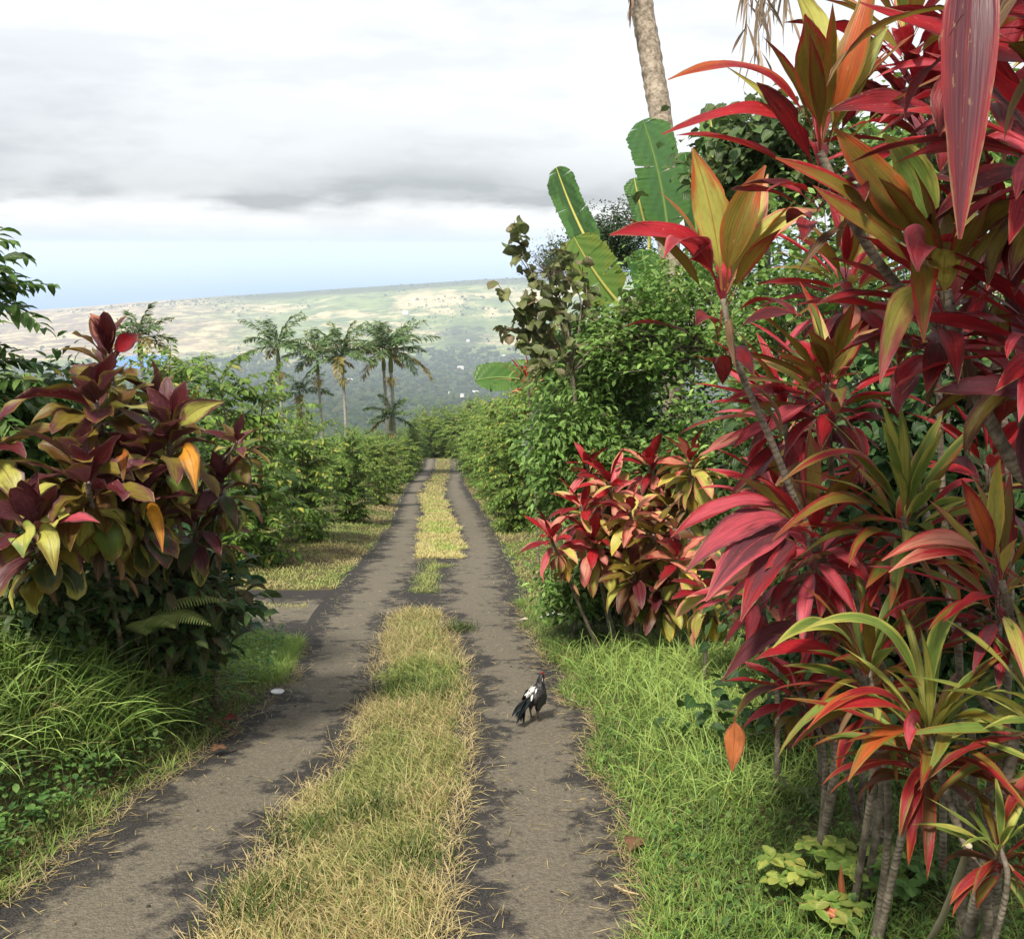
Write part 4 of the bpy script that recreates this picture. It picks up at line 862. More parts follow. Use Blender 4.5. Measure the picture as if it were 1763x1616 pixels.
# the broad leaved clump on the left bank
def til(label, head, base, L, W, n, pal, seed, axis=(0.15, -0.5, 0.85), spread=112, hero=(), droop=1.5, r=0.02, mids=()):
    return ti(label, head, (base[0] + (882 - base[0]) * 0.07, base[1] + 0.75), mids, L=L, W=W, n=n, pal=pal, axis=axis, seed=seed, r=r, droop=droop, spread=spread, pet=0.14, hero=hero, mat=M_TI_OLD, wave=0.12, stack=0.85, shape='oval' if W > 0.12 else 'ti', dead=9)
til('ti plant on the left bank with dull purple and olive drooping leaves, largest rosette there', (165, 690, 6.4), (215, 7.0), 0.46, 0.235, 24, 'left', 51)
til('upper ti plant of the left clump with red upright tips under the coffee branch', (188, 610, 6.7), (210, 7.2), 0.40, 0.15, 16, 'left', 52, axis=(0.1, -0.2, 1), spread=70,
    hero=[((190, 600, 6.7), (185, 570, 6.6), (155, 540, 6.6), 0.13, MAR, SALM, VIEW), ((190, 605, 6.7), (215, 590, 6.6), (238, 575, 6.6), 0.13, CRIM, PURP, VIEW)])
til('ti plant of the left clump with a maroon upright heart and pale olive side leaves', (292, 745, 6.5), (235, 7.1), 0.46, 0.17, 20, 'left', 53, axis=(0.2, -0.2, 1), spread=88,
    hero=[((290, 740, 6.5), (285, 690, 6.4), (252, 668, 6.4), 0.13, PURP, MAR, VIEW), ((300, 740, 6.5), (305, 690, 6.4), (320, 655, 6.4), 0.12, MAR, PURP, VIEW), ((305, 745, 6.5), (320, 700, 6.4), (385, 692, 6.35), 0.15, YG, PURP, VIEW),
          ((310, 770, 6.4), (330, 760, 6.25), (338, 850, 6.2), 0.14, S(205, 140, 45), BROWN, VIEW)])
til('ti plant of the left clump with an orange dead leaf and dark green low leaves', (235, 870, 6.4), (230, 7.0), 0.42, 0.19, 22, 'leftdark', 54, spread=105,
    hero=[((245, 880, 6.3), (270, 850, 6.1), (280, 950, 6.05), 0.10, S(215, 150, 40), S(170, 100, 40), VIEW), ((210, 780, 6.2), (215, 770, 6.1), (212, 828, 6.05), 0.09, S(160, 90, 35), BROWN, VIEW)])
til('dark purple ti plant at the left frame edge with yellow green hanging leaves', (60, 905, 6.0), (60, 6.4), 0.44, 0.19, 20, 'leftdark', 55, axis=(0.05, -0.25, 1), spread=100,
    hero=[((60, 890, 6.0), (50, 860, 5.9), (65, 810, 5.9), 0.12, PURP, MAR, VIEW), ((85, 915, 5.9), (120, 880, 5.8), (172, 900, 5.7), 0.10, PINK, PURP, (0, -0.5, 0.9)), ((60, 920, 5.9), (85, 890, 5.75), (95, 990, 5.7), 0.14, YG, OLIVE, VIEW), ((50, 920, 5.9), (40, 900, 5.75), (40, 960, 5.7), 0.17, YG, GRNT, VIEW)])
til('small red brown ti rosette at the right tip of the left clump', (408, 760, 6.9), (290, 7.3), 0.28, 0.09, 18, 'left', 56, spread=100, mids=[(360, 860, 7.0)], r=0.012)
til('ti plant of the left clump with olive yellow leaves drooping over the dark stems', (130, 790, 6.2), (190, 6.9), 0.46, 0.22, 18, 'left', 57, spread=108)
til('ti plant behind the left clump with orange edged leaves', (275, 690, 7.0), (265, 7.5), 0.36, 0.13, 18, 'left', 58, axis=(0.1, -0.2, 1), spread=85)
til('dark ti plant at the lower right of the left clump beside the broad glossy leaves', (335, 900, 6.9), (300, 7.3), 0.38, 0.13, 18, 'leftdark', 59, spread=105)
til('ti plant of the left clump with the broadest dull olive leaves, low in front', (150, 830, 6.0), (180, 6.6), 0.44, 0.22, 18, 'left', 61, spread=115)
til('shaded ti plant at the middle of the left clump with brown purple leaves', (250, 790, 6.5), (235, 7.0), 0.42, 0.18, 20, 'left', 62, spread=110)
til('ti plant low at the right side of the left clump with long dull green leaves', (380, 830, 6.9), (330, 7.3), 0.36, 0.12, 20, 'leftdark', 63, spread=108)
til('ti plant cut by the left frame edge under the coffee branch', (-30, 760, 6.3), (-20, 6.8), 0.46, 0.20, 22, 'left', 60)

# the yellow and pink clump half way along on the right
MIDC = [((1188, 795, 9.8), (1180, 10.6), 0.36, 0.135, 20, 'mid', 71, 'ti plant crowned with a skirt of yellow drooping leaves beside the citrus bush'),
        ((1118, 800, 10.4), (1130, 11.0), 0.36, 0.12, 18, 'midred', 72, 'ti plant with tall dark red heart leaves left of the yellow skirted one'),
        ((1048, 830, 10.2), (1085, 10.9), 0.38, 0.12, 20, 'midred', 73, 'crimson ti plant leaning over the road verge in the middle clump'),
        ((1000, 870, 10.0), (1060, 10.8), 0.36, 0.10, 22, 'midred', 74, 'ti plant with bleached salmon leaves facing the road'),
        ((948, 925, 9.8), (1030, 10.6), 0.32, 0.09, 20, 'midred', 75, 'lowest ti plant of the middle clump with red leaves hanging over the verge'),
        ((1085, 880, 9.7), (1100, 10.5), 0.38, 0.14, 20, 'mid', 76, 'ti plant with yellow and salmon broad leaves in the centre of the middle clump'),
        ((1125, 920, 9.6), (1115, 10.4), 0.34, 0.13, 22, 'midgreen', 77, 'ti plant with yellow green leaves stacked down its stem in the middle clump'),
        ((1090, 985, 9.6), (1095, 10.3), 0.36, 0.13, 20, 'midgreen', 78, 'lower green leaved ti plant near the foot of the middle clump'),
        ((1218, 1010, 8.2), (1212, 8.6), 0.34, 0.11, 20, 'mid', 79, 'ti plant with orange and yellow leaves between the middle clump and the pink leaves'),
        ((1150, 870, 10.2), (1150, 10.8), 0.34, 0.12, 20, 'midgreen', 80, 'shaded ti plant behind the stacked yellow green one'),
        ((1135, 1015, 9.6), (1130, 10.2), 0.34, 0.13, 20, 'midgreen', 84, 'ti plant at the foot of the middle clump with limp yellow green leaves'),
        ((1020, 930, 9.9), (1055, 10.6), 0.36, 0.12, 20, 'midred', 85, 'ti plant with faded salmon leaves low on the road side of the middle clump'),
        ((1060, 945, 10.0), (1080, 10.7), 0.34, 0.12, 18, 'midgreen', 86, 'ti plant with dark stems and dull green leaves inside the middle clump'),
        ((1165, 960, 9.4), (1165, 10.0), 0.34, 0.13, 20, 'mid', 87, 'ti plant with lime yellow leaves low beside the big pink leaves'),
        ((1010, 800, 11.0), (1070, 11.6), 0.30, 0.09, 16, 'midred', 81, 'small ti plant with orange red tips rising behind the middle clump')]
for (h, b, L, W, n, pal, sd, lb) in MIDC:
    ti(lb, h, b, (), L=L * 1.18, W=W * 1.15, n=int(n * 1.35), pal=pal, axis=(-0.3, -0.5, 0.8), seed=sd, r=0.018, droop=1.7, spread=118, pet=0.10, mat=M_TI_OLD, wave=0.08, dead=7, stack=1.0, shape='oval')
ti('small bright red ti plant between the round leaved shrub and the low banana leaf', (910, 655, 14.0), (930, 14.2), (), L=0.48, W=0.07, n=22, pal='midred', seed=82, spread=75, droop=0.8)
ti('small orange ti rosette tucked under the round leaved shrub', (945, 590, 13.0), (950, 13.4), (), L=0.36, W=0.09, n=14, pal='mid', seed=83, spread=75, droop=0.8)

# ------------------------------------------------------------------ shrubs
CG = [(0.11, 0.20, 0.03), (0.16, 0.26, 0.042), (0.08, 0.155, 0.024), (0.20, 0.31, 0.06)]
CGY = [(0.22, 0.29, 0.06), (0.31, 0.34, 0.08), (0.14, 0.21, 0.04), (0.42, 0.40, 0.10)]
def coffee_parts(o, seed, H=3.0, leafL=0.16, nb=95, yellow=0.2, cols=CG, wide=1.0, fmin=0.03):
    """local coordinates: upright stems with whorls of arching branches, leaves hanging in pairs along each"""
    rng = np.random.default_rng(seed); stems = MB(); tw = MB(); lv = MB()
    ns = 3; tops = []
    for k in range(ns):
        a = rng.uniform(0, 6.28) + k * 2.1; q = rng.uniform(0.12, 0.28) * H * 0.5 * wide; h = H * rng.uniform(0.82, 0.97)
        tops.append(catmull([(0.08 * math.cos(a), 0.08 * math.sin(a), -0.1), (0.5 * q * math.cos(a), 0.5 * q * math.sin(a), h * 0.5), (q * math.cos(a), q * math.sin(a), h)], 10))
        mbk = MB(); tube(mbk, tops[-1], [0.03, 0.02, 0.008], 6); mbk.build('stem', M_STEM, o)
    for b in range(nb):
        st = tops[b % ns]; f = fmin + (1 - fmin) * rng.uniform(0, 1) ** 1.25; p0 = st[int(f * (len(st) - 1))]
        Lb = H * (0.12 + 0.20 * math.sin(math.pi * min(1, 0.2 + 0.75 * (1 - f)))) * rng.uniform(0.75, 1.2) * wide
        a = b * 2.4 + rng.uniform(-0.3, 0.3); el0 = R(rng.uniform(15, 55)) if f < 0.9 else R(rng.uniform(45, 80)); be = R(rng.uniform(30, 80))
        t = np.linspace(0, 1, 9); e = el0 - be * t; D = np.stack((np.cos(e) * math.cos(a), np.cos(e) * math.sin(a), np.sin(e)), -1)
        C = p0 + np.concatenate((np.zeros((1, 3)), np.cumsum(D[1:] * Lb / 8, 0)))
        tube(tw, C, [0.006, 0.002], 3, ca=(0.16, 0.17, 0.06))
        npair = max(5, int(Lb / 0.062)); ft = np.linspace(0.14, 1, npair)
        pc = np.stack([np.interp(ft, t, C[:, i]) for i in range(3)], -1)
        pos = np.repeat(pc, 2, 0); sgn = np.tile((1, -1), npair); k = len(pos)
        laz = a + sgn * rng.uniform(0.7, 1.35, k); lel = rng.uniform(-0.35, 0.35, k)
        size = leafL * (1.05 - 0.45 * np.repeat(ft, 2) ** 3) * rng.uniform(0.75, 1.15, k)
        yl = rng.uniform(0, 1, k) < yellow * (0.3 + 0.7 * rng.uniform()); ca = np.where(yl[:, None], pick(rng, CGY, k), pick(rng, cols, k))
        cb = ca * rng.uniform(0.75, 1.25, (k, 1))
        old = rng.uniform(0, 1, k) < 0.012; ca[old] = (0.55, 0.42, 0.06)
        leafgrid(lv, pos, laz, lel, rng.uniform(0.5, 1.35, k), size, size * 0.40, rng, n=4, m=2, shape='ti', fold=0.3, wave=0.15, roll=rng.normal(0, 0.25, k), ca=ca, cb=cb, pet=0.04)
    tw.build('branches', M_PLAIN, o); lv.build('foliage', M_COFFEE, o)

WORLD_PARTS = False
protos = []
for k, (yv, nb, wd) in enumerate(((0.15, 185, 1.1), (0.45, 165, 1.18), (0.25, 190, 1.05))):
    o = thing('coffee_shrub', (0, 0, 0), 'x', 'coffee shrub', None); coffee_parts(o, 100 + k, 3.0, 0.165, nb, yv, wide=wd); protos.append(o)
WORLD_PARTS = True
used = set(); crng = random.Random(4)
def coffee(k, x, y, h, label, group):
    o = protos[k] if k not in used else copy_tree(protos[k]); used.add(k)
    o.location = (x, y, ground(x, y) - 0.02); s = h / 3.0; o.scale = (s, s, s); o.rotation_euler = (0, 0, crng.uniform(0, 6.28))
    o['label'] = label; o['group'] = group; return o
def cof_px(px, py_base, py_top, k, label, group, dx=0, wide=1.0):
    b = G(px, py_base); dpt = b[1] * CP + (-b[2]) * SP
    h = (py_base - py_top) / F_PX * dpt / CP; o = coffee(k, b[0] + dx, b[1], max(1.0, h * 1.04), label, group)
    o.scale = (o.scale[0] * wide, o.scale[1] * wide, o.scale[2]); return o
GL, GR, GE = 'coffee shrubs left of the track', 'coffee shrubs right of the track', 'coffee shrubs at the end of the track'
cof_px(430, 975, 645, 0, 'tallest green coffee shrub directly behind the left ti clump', GL)
cof_px(535, 940, 735, 2, 'coffee shrub standing on the grass verge right of the tallest one', GL)
cof_px(602, 905, 752, 0, 'drooping coffee shrub whose twigs hang over the dry verge', GL)
cof_px(650, 873, 772, 1, 'yellowish coffee shrub where the left verge narrows', GL)
cof_px(676, 850, 768, 1, 'coffee shrub in front of the thin palms beside the far left wheel track', GL)
cof_px(697, 830, 755, 2, 'dark coffee shrub near the far bend on the left', GL)
cof_px(715, 812, 735, 0, 'last coffee shrub on the left before the bend', GL)
for px, pb, pt, k in ((330, 960, 655, 1), (440, 915, 715, 0), (520, 880, 745, 1), (575, 862, 762, 2), (610, 845, 766, 0), (640, 832, 762, 1), (250, 930, 690, 2), (380, 905, 690, 2), (460, 885, 735, 1), (170, 930, 700, 0), (60, 950, 680, 1), (540, 850, 762, 2), (590, 832, 764, 1), (668, 822, 755, 0), (500, 845, 760, 0)):
    cof_px(px, pb, pt, k, 'coffee shrub hidden in the back rows left of the track', GL + ', back rows')
cof_px(893, 915, 715, 2, 'dark green coffee shrub reaching the verge just beyond the middle ti clump', GR)
cof_px(868, 880, 715, 1, 'yellow flecked coffee shrub leaning over the right verge', GR)
cof_px(848, 856, 718, 0, 'coffee shrub on the right behind the yellow flecked one', GR)
cof_px(832, 838, 720, 2, 'round dark coffee shrub beside the right wheel track', GR)
cof_px(818, 822, 718, 0, 'coffee shrub on the right just before the bend', GR)
cof_px(808, 810, 716, 1, 'last coffee shrub on the right at the bend', GR)
for px, pb, pt, k in ((935, 905, 660, 0), (905, 870, 690, 1), (880, 850, 705, 2), (862, 838, 705, 1), (990, 900, 600, 2), (960, 872, 640, 0), (845, 824, 708, 0), (1040, 880, 620, 1), (1080, 900, 600, 2), (930, 855, 690, 0), (900, 838, 700, 2)):
    cof_px(px, pb, pt, k, 'coffee shrub hidden in the back rows right of the track', GR + ', back rows')
for i, (px, d_, h) in enumerate(((716, 101, 4.0), (735, 104, 4.4), (752, 106, 4.2), (770, 103, 4.5), (788, 102, 4.6), (806, 104, 4.9), (826, 101, 5.0), (845, 100, 5.0), (866, 102, 5.4), (696, 99, 2.9), (676, 101, 2.9), (655, 104, 2.9), (632, 102, 2.9), (610, 104, 2.9), (743, 113, 6.0), (775, 112, 6.2), (810, 114, 6.6), (840, 112, 6.8))):
    p = P(px, 790, d_); coffee(i % 3, p[0], p[1], h, 'pale coffee shrub in the hedge closing the far end of the track', GE)

# a coffee bush close at the left edge, its leaves larger in view
WORLD_PARTS = False
p = P(-60, 1000, 7.7); o = thing('coffee_shrub', (p[0], p[1], ground(p[0], p[1])), 'nearest coffee shrub with glossy dark hanging leaves at the left frame edge', 'coffee shrub', GL)
coffee_parts(o, 140, 3.3, 0.22, 170, 0.06, [(0.06, 0.125, 0.022), (0.08, 0.165, 0.03), (0.05, 0.10, 0.02), (0.12, 0.21, 0.045)], 1.0, 0.35)
WORLD_PARTS = True

def bush(name, label, cat, c, rad, rng, ncl, per, L, W, cols, shape='oval', droop=(0.2, 1.0), trunk=0.05, mat=None, base=None, group=None, clump=0.14, flowers=0, hollow=0.45, low=-0.55, n=3, m=2, el=(-0.6, 0.7), fold=0.25, twr=0.007, pet=0.05):
    c = np.asarray(c, float); bx, by = (c[0], c[1]) if base is None else base; b = np.array((bx, by, ground(bx, by) - 0.05))
    o = thing(name, b, label, cat, group)
    v = rng.normal(0, 1, (ncl * 2, 3)); v /= np.linalg.norm(v, axis=1)[:, None]; v = v[v[:, 2] > low][:ncl]; k = len(v)
    lump = 0.78 + 0.34 * np.sin(v[:, 0] * 5 + c[0]) * np.sin(v[:, 2] * 6 + c[1]) + 0.14 * rng.normal(0, 1, k)
    rr = np.clip(rng.uniform(hollow, 1, k) ** 0.6 * lump, 0.15, 1.25)
    cc = c + v * rr[:, None] * np.asarray(rad)
    tr = MB(); top = c + np.array((0, 0, -0.2 * rad[2])); tube(tr, catmull([b, b * 0.5 + top * 0.5 + rng.normal(0, 0.05, 3), top], 8), [trunk, trunk * 0.8, trunk * 0.5], 8, wob=0.08, rng=rng); tr.build('trunk', M_STEM, o)
    tw = MB()
    for i in range(0, k, max(1, k // 140)):
        q = top + (cc[i] - top) * 0.45 + rng.normal(0, 0.07, 3) * rad[0]; tube(tw, catmull([top, q, cc[i]], 4), [twr * 2.0, twr, twr * 0.4], 4)
    tw.build('branches', M_STEM, o)
    pos = np.repeat(cc, per, 0) + rng.normal(0, clump, (k * per, 3)) * np.array((1, 1, 0.8)); kk = len(pos); out = np.repeat(v, per, 0)
    az = np.arctan2(out[:, 1], out[:, 0]) + rng.normal(0, 1.0, kk)
    sz = L * rng.uniform(0.6, 1.15, kk); lv = MB(); tint = np.repeat(rng.uniform(0.8, 1.25, k), per)[:, None]
    ca = np.clip(pick(rng, cols, kk, 0.22) * tint, 0.004, 0.8)
    leafgrid(lv, pos, az, rng.uniform(el[0], el[1], kk), rng.uniform(*droop, kk), sz, sz * W, rng, n=n, m=m, shape=shape, fold=fold, wave=0.12, roll=rng.normal(0, 0.5, kk), ca=ca, cb=np.clip(pick(rng, cols, kk, 0.2) * tint, .004, .8), pet=pet)
    lv.build('foliage', mat or M_LEAF, o)
    if flowers:
        fl = MB(); i = rng.integers(0, k, flowers); fp_ = cc[i] + v[i] * 0.10 + rng.normal(0, 0.05, (flowers, 3))
        for s_ in range(5): leafgrid(fl, fp_, s_ * 1.2566 + rng.uniform(0, 1, flowers), np.full(flowers, 0.3), 0.3, 0.022, 0.013, rng, n=2, m=1, shape='oval', ca=(0.82, 0.82, 0.74))
        fl.build('flowers', M_PLAIN, o)
    return o
rng = np.random.default_rng(77)
G1 = [(0.12, 0.23, 0.045), (0.17, 0.30, 0.06), (0.085, 0.17, 0.032), (0.25, 0.38, 0.10)]
GD = [(0.025, 0.05, 0.014), (0.04, 0.075, 0.02), (0.03, 0.06, 0.022)]
BRG = [(0.16, 0.19, 0.07), (0.13, 0.15, 0.055), (0.22, 0.16, 0.10), (0.09, 0.12, 0.04), (0.19, 0.22, 0.08)]
bush('citrus_bush', 'bright green citrus bush with tiny white flowers behind the slim ti plant', 'bush', P(1195, 575, 11.5), (1.35, 1.1, 1.35), rng, 420, 16, 0.10, 0.5, G1, flowers=26, clump=0.10)
bush('citrus_bush', 'glossy green bush merging into the citrus bush right behind the red leaves', 'bush', P(1400, 640, 9.0), (1.0, 0.9, 1.5), rng, 330, 16, 0.10, 0.5, G1, flowers=9, clump=0.10)
bush('leafy_shrub', 'green shrub with drooping leaflets left of the citrus bush', 'shrub', P(1030, 660, 13.0), (0.95, 0.9, 1.0), rng, 260, 14, 0.15, 0.36, G1, shape='ti', droop=(0.6, 1.5), clump=0.12)
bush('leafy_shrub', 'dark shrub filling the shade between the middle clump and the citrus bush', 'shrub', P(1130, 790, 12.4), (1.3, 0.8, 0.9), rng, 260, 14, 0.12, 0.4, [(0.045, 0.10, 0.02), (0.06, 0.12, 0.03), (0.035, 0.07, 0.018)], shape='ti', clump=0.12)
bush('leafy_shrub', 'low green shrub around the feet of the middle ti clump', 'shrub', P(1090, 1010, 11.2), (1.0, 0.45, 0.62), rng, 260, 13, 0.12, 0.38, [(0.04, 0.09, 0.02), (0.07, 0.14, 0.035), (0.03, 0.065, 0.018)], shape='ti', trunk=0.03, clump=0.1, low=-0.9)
bush('leafy_shrub', 'green shrub with fine leaflets at the roadside tip of the middle clump', 'shrub', P(985, 1010, 10.9), (0.48, 0.4, 0.42), rng, 130, 13, 0.10, 0.4, G1, shape='ti', trunk=0.02, clump=0.08, low=-0.9)
bush('dark_tree', 'dark fine leaved tree standing behind the banana leaves', 'tree', P(1040, 430, 24), (1.45, 1.4, 1.3), rng, 420, 24, 0.095, 0.5, GD, trunk=0.12, clump=0.13, hollow=0.3, twr=0.012)
bush('dark_tree', 'thin grey green treetop of bare twigs left of the dark tree', 'tree', P(950, 460, 27), (0.95, 0.9, 1.0), rng, 150, 5, 0.07, 0.5, [(0.06, 0.085, 0.04), (0.10, 0.11, 0.06)], trunk=0.08, clump=0.12, twr=0.008)
bush('leafy_tree', 'broad leaved tree high behind the banana leaves and the tallest ti plant', 'tree', P(1330, 290, 11.0), (0.95, 0.8, 0.85), rng, 230, 10, 0.17, 0.72, [(0.06, 0.11, 0.03), (0.09, 0.14, 0.045), (0.12, 0.15, 0.05), (0.05, 0.085, 0.03)], shape='oval', droop=(0.5, 1.6), clump=0.16, trunk=0.07)
bush('leafy_tree', 'green tree glimpsed between the crimson leaves of the upper corner', 'tree', P(1660, 300, 7.5), (0.85, 0.7, 1.0), rng, 200, 11, 0.13, 0.6, G1, droop=(0.4, 1.4), clump=0.14, trunk=0.06)
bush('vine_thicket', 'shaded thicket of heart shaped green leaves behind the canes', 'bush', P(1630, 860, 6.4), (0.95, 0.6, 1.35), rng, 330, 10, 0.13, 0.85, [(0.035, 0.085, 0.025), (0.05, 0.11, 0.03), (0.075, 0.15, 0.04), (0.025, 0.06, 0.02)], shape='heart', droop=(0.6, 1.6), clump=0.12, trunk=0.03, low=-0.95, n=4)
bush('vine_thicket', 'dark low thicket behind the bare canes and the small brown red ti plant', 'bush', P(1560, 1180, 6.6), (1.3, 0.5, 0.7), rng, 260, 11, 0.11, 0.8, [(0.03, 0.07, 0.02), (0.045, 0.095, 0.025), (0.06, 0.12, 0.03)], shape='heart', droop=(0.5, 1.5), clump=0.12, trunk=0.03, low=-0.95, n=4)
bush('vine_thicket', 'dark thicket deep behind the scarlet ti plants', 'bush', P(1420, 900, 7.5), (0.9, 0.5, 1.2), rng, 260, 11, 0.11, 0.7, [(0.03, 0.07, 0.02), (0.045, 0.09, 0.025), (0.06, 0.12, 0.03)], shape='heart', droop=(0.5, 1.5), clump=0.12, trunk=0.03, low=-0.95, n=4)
bush('leafy_tree', 'dense green backdrop tree behind the whole right hand planting', 'tree', P(1560, 560, 12.5), (2.6, 1.2, 2.4), rng, 520, 14, 0.15, 0.5, G1 + GD, clump=0.22, trunk=0.1, low=-0.9)
bush('leafy_shrub', 'green thicket closing the gap under the citrus bush behind the middle ti clump', 'shrub', P(1230, 800, 10.8), (1.1, 0.6, 1.0), rng, 300, 13, 0.11, 0.45, G1 + [(0.05, 0.10, 0.025)], shape='ti', clump=0.12, low=-0.95)
bush('leafy_shrub', 'green shrub with drooping leaflets under the round leaved shrub', 'shrub', P(985, 790, 11.6), (0.66, 0.5, 0.95), rng, 300, 14, 0.13, 0.36, G1, shape='ti', droop=(0.6, 1.5), clump=0.12, low=-0.95)
bush('leafy_shrub', 'bright leafy shrub below the upright banana leaves', 'shrub', P(1090, 610, 12.6), (0.8, 0.6, 0.75), rng, 240, 14, 0.12, 0.42, G1, shape='ti', droop=(0.5, 1.4), clump=0.11)
# left bank
bush('broadleaf_plant', 'glossy dark broad leaved plant at the foot of the left clump beside the drive', 'plant', P(328, 1040, 7.9), (0.38, 0.4, 0.60), rng, 95, 7, 0.24, 0.42, [(0.025, 0.065, 0.022), (0.04, 0.10, 0.03), (0.03, 0.08, 0.035)], shape='ti', droop=(0.7, 1.6), clump=0.08, trunk=0.02, low=-0.9, n=6, m=4, el=(0.0, 1.2))
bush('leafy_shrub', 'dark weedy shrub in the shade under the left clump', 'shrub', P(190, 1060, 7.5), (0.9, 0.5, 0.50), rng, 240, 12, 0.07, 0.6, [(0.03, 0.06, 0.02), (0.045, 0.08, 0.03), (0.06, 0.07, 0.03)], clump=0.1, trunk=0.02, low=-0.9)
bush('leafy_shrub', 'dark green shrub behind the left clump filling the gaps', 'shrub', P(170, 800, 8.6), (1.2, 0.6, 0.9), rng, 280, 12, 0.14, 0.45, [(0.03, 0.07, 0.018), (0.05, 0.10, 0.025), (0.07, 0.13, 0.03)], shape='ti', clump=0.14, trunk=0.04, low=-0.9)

bush('leafy_shrub', 'dark undergrowth with brown dead leaves under the purple ti rosettes', 'shrub', P(275, 1050, 7.3), (0.6, 0.4, 0.55), rng, 200, 9, 0.17, 0.42, [(0.04, 0.09, 0.03), (0.06, 0.12, 0.035), (0.10, 0.07, 0.035), (0.08, 0.12, 0.03)], shape='ti', droop=(0.7, 1.6), clump=0.1, trunk=0.02, low=-0.9)
bush('leafy_shrub', 'low green undergrowth at the left frame edge behind the long grass', 'shrub', P(60, 1040, 6.6), (0.6, 0.4, 0.4), rng, 140, 10, 0.10, 0.55, [(0.04, 0.09, 0.025), (0.07, 0.13, 0.035), (0.09, 0.10, 0.04)], droop=(0.6, 1.5), clump=0.1, trunk=0.02, low=-0.9)

# the shrub of round drooping brown green leaves
rng = np.random.default_rng(9)
bb = P(1000, 900, 12.0); o = thing('round_leaved_shrub', (bb[0], bb[1], ground(bb[0], bb[1])), 'shrub with round drooping brown green leaves on open branches against the sky', 'shrub')
tw, lv = MB(), MB(); b0 = np.array((bb[0], bb[1], ground(bb[0], bb[1]) - 0.05)); root = P(985, 640, 11.9)
mb = MB(); tube(mb, catmull([b0, P(995, 760, 12), root], 8), [0.035, 0.025], 7); mb.build('trunk', M_STEM, o)
LIMBS = [[(965, 560, 11.8), (935, 500, 11.7), (905, 450, 11.6), (885, 380, 11.5)], [(940, 560, 11.6), (895, 540, 11.4), (858, 490, 11.3)], [(930, 580, 11.8), (890, 570, 11.6), (868, 560, 11.6)], [(980, 560, 12), (960, 500, 12), (950, 440, 12)],
         [(1000, 560, 12), (1010, 500, 12.2), (990, 440, 12.2)], [(960, 590, 11.7), (930, 600, 11.5), (895, 580, 11.5)], [(1020, 600, 11.8), (1060, 560, 11.7), (1090, 500, 11.6)], [(970, 530, 11.9), (920, 480, 11.8), (880, 420, 11.8)], [(1050, 600, 11.8), (1090, 570, 11.8), (1115, 510, 11.8)], [(960, 540, 11.5), (930, 530, 11.4), (900, 500, 11.4)], [(990, 600, 11.4), (960, 620, 11.3), (920, 630, 11.3)], [(1000, 520, 11.9), (970, 470, 11.9), (975, 420, 12)]]
for lb in LIMBS:
    pts = catmull([root] + [P(*q) for q in lb], 7); tube(tw, pts, [0.016, 0.008, 0.004], 5)
    f = rng.uniform(0.30, 1.0, 30); ps = np.stack([np.interp(f, np.linspace(0, 1, len(pts)), pts[:, i]) for i in range(3)], -1) + rng.normal(0, 0.045, (30, 3))
    cl = pick(rng, BRG, 30, 0.25)
    leafgrid(lv, ps, rng.uniform(0, 6.28, 30), rng.uniform(-0.9, 0.5, 30), rng.uniform(0.3, 1.2, 30), 0.19 * rng.uniform(0.6, 1.1, 30), 0.145, rng, n=5, m=4, shape='oval', fold=0.4, wave=0.2, roll=rng.normal(0, 0.6, 30), ca=cl, cb=pick(rng, BRG, 30), pet=0.08)
tw.build('branches', M_STEM, o); lv.build('foliage', M_LEAF, o)

# ------------------------------------------------------------------ banana plants
rng = np.random.default_rng(31)
BG, BY = (0.09, 0.20, 0.05), (0.17, 0.29, 0.065)
def bananaleaf(mb, p0, p1, p2, W, hint, ca, cb, rng, notch):
    n = 60; t = np.linspace(0, 1, n + 1)[:, None]; p0, p1, p2 = map(np.asarray, (p0, p1, p2))
    C = (1 - t) ** 2 * p0 + 2 * t * (1 - t) * p1 + t ** 2 * p2
    T = np.gradient(C, axis=0); T /= np.linalg.norm(T, axis=1)[:, None]; Sd = np.cross(T, hint); Sd /= np.linalg.norm(Sd, axis=1)[:, None]; Nn = np.cross(Sd, T)
    wp = np.maximum(wprof('paddle', t[:, 0]), 0.03) * W / 2; um = np.linspace(0, 1, 6)
    for side in (-1, 1):
        i = 0
        while i < n:
            L = int(rng.integers(3, 9) if rng.uniform() < notch else rng.integers(12, 30)); j = min(n, i + L)
            k = np.arange(i, j + 1); mid = (i + j) / 2; th = 0.20 - rng.uniform(-0.08, 0.30) * (0.25 + notch); shrink = rng.uniform(0.0, 0.07); ln = rng.uniform(0.88, 1.02); slant = rng.uniform(0.10, 0.22)
            pull = (mid - k)[:, None] * shrink * um[None] ** 2 * (np.linalg.norm(C[1] - C[0]))
            jag = 1 - rng.uniform(0, 0.10, len(k))[:, None] * (um[None] > 0.95)
            wv = wp[k][:, None] * um[None] * ln * jag; sag = -0.35 * wv * um[None] * max(0, -th + 0.1)
            V = C[k][:, None] + side * Sd[k][:, None] * (wv * math.cos(th))[..., None] + Nn[k][:, None] * (wv * math.sin(th) + sag + 0.004 * np.sin(k * 2.2)[:, None] * um[None])[..., None] + T[k][:, None] * (pull + slant * wv)[..., None]
            a, b = np.meshgrid(np.arange(len(k) - 1), np.arange(5), indexing='ij'); q = np.stack((a * 6 + b, a * 6 + b + 1, (a + 1) * 6 + b + 1, (a + 1) * 6 + b), -1).reshape(-1, 4)
            UV = np.stack(np.broadcast_arrays(side * um[None], t[k], 0.37), -1); mb.add(V.reshape(-1, 3), q, ca, cb, UV.reshape(-1, 3)); i = j
    return C
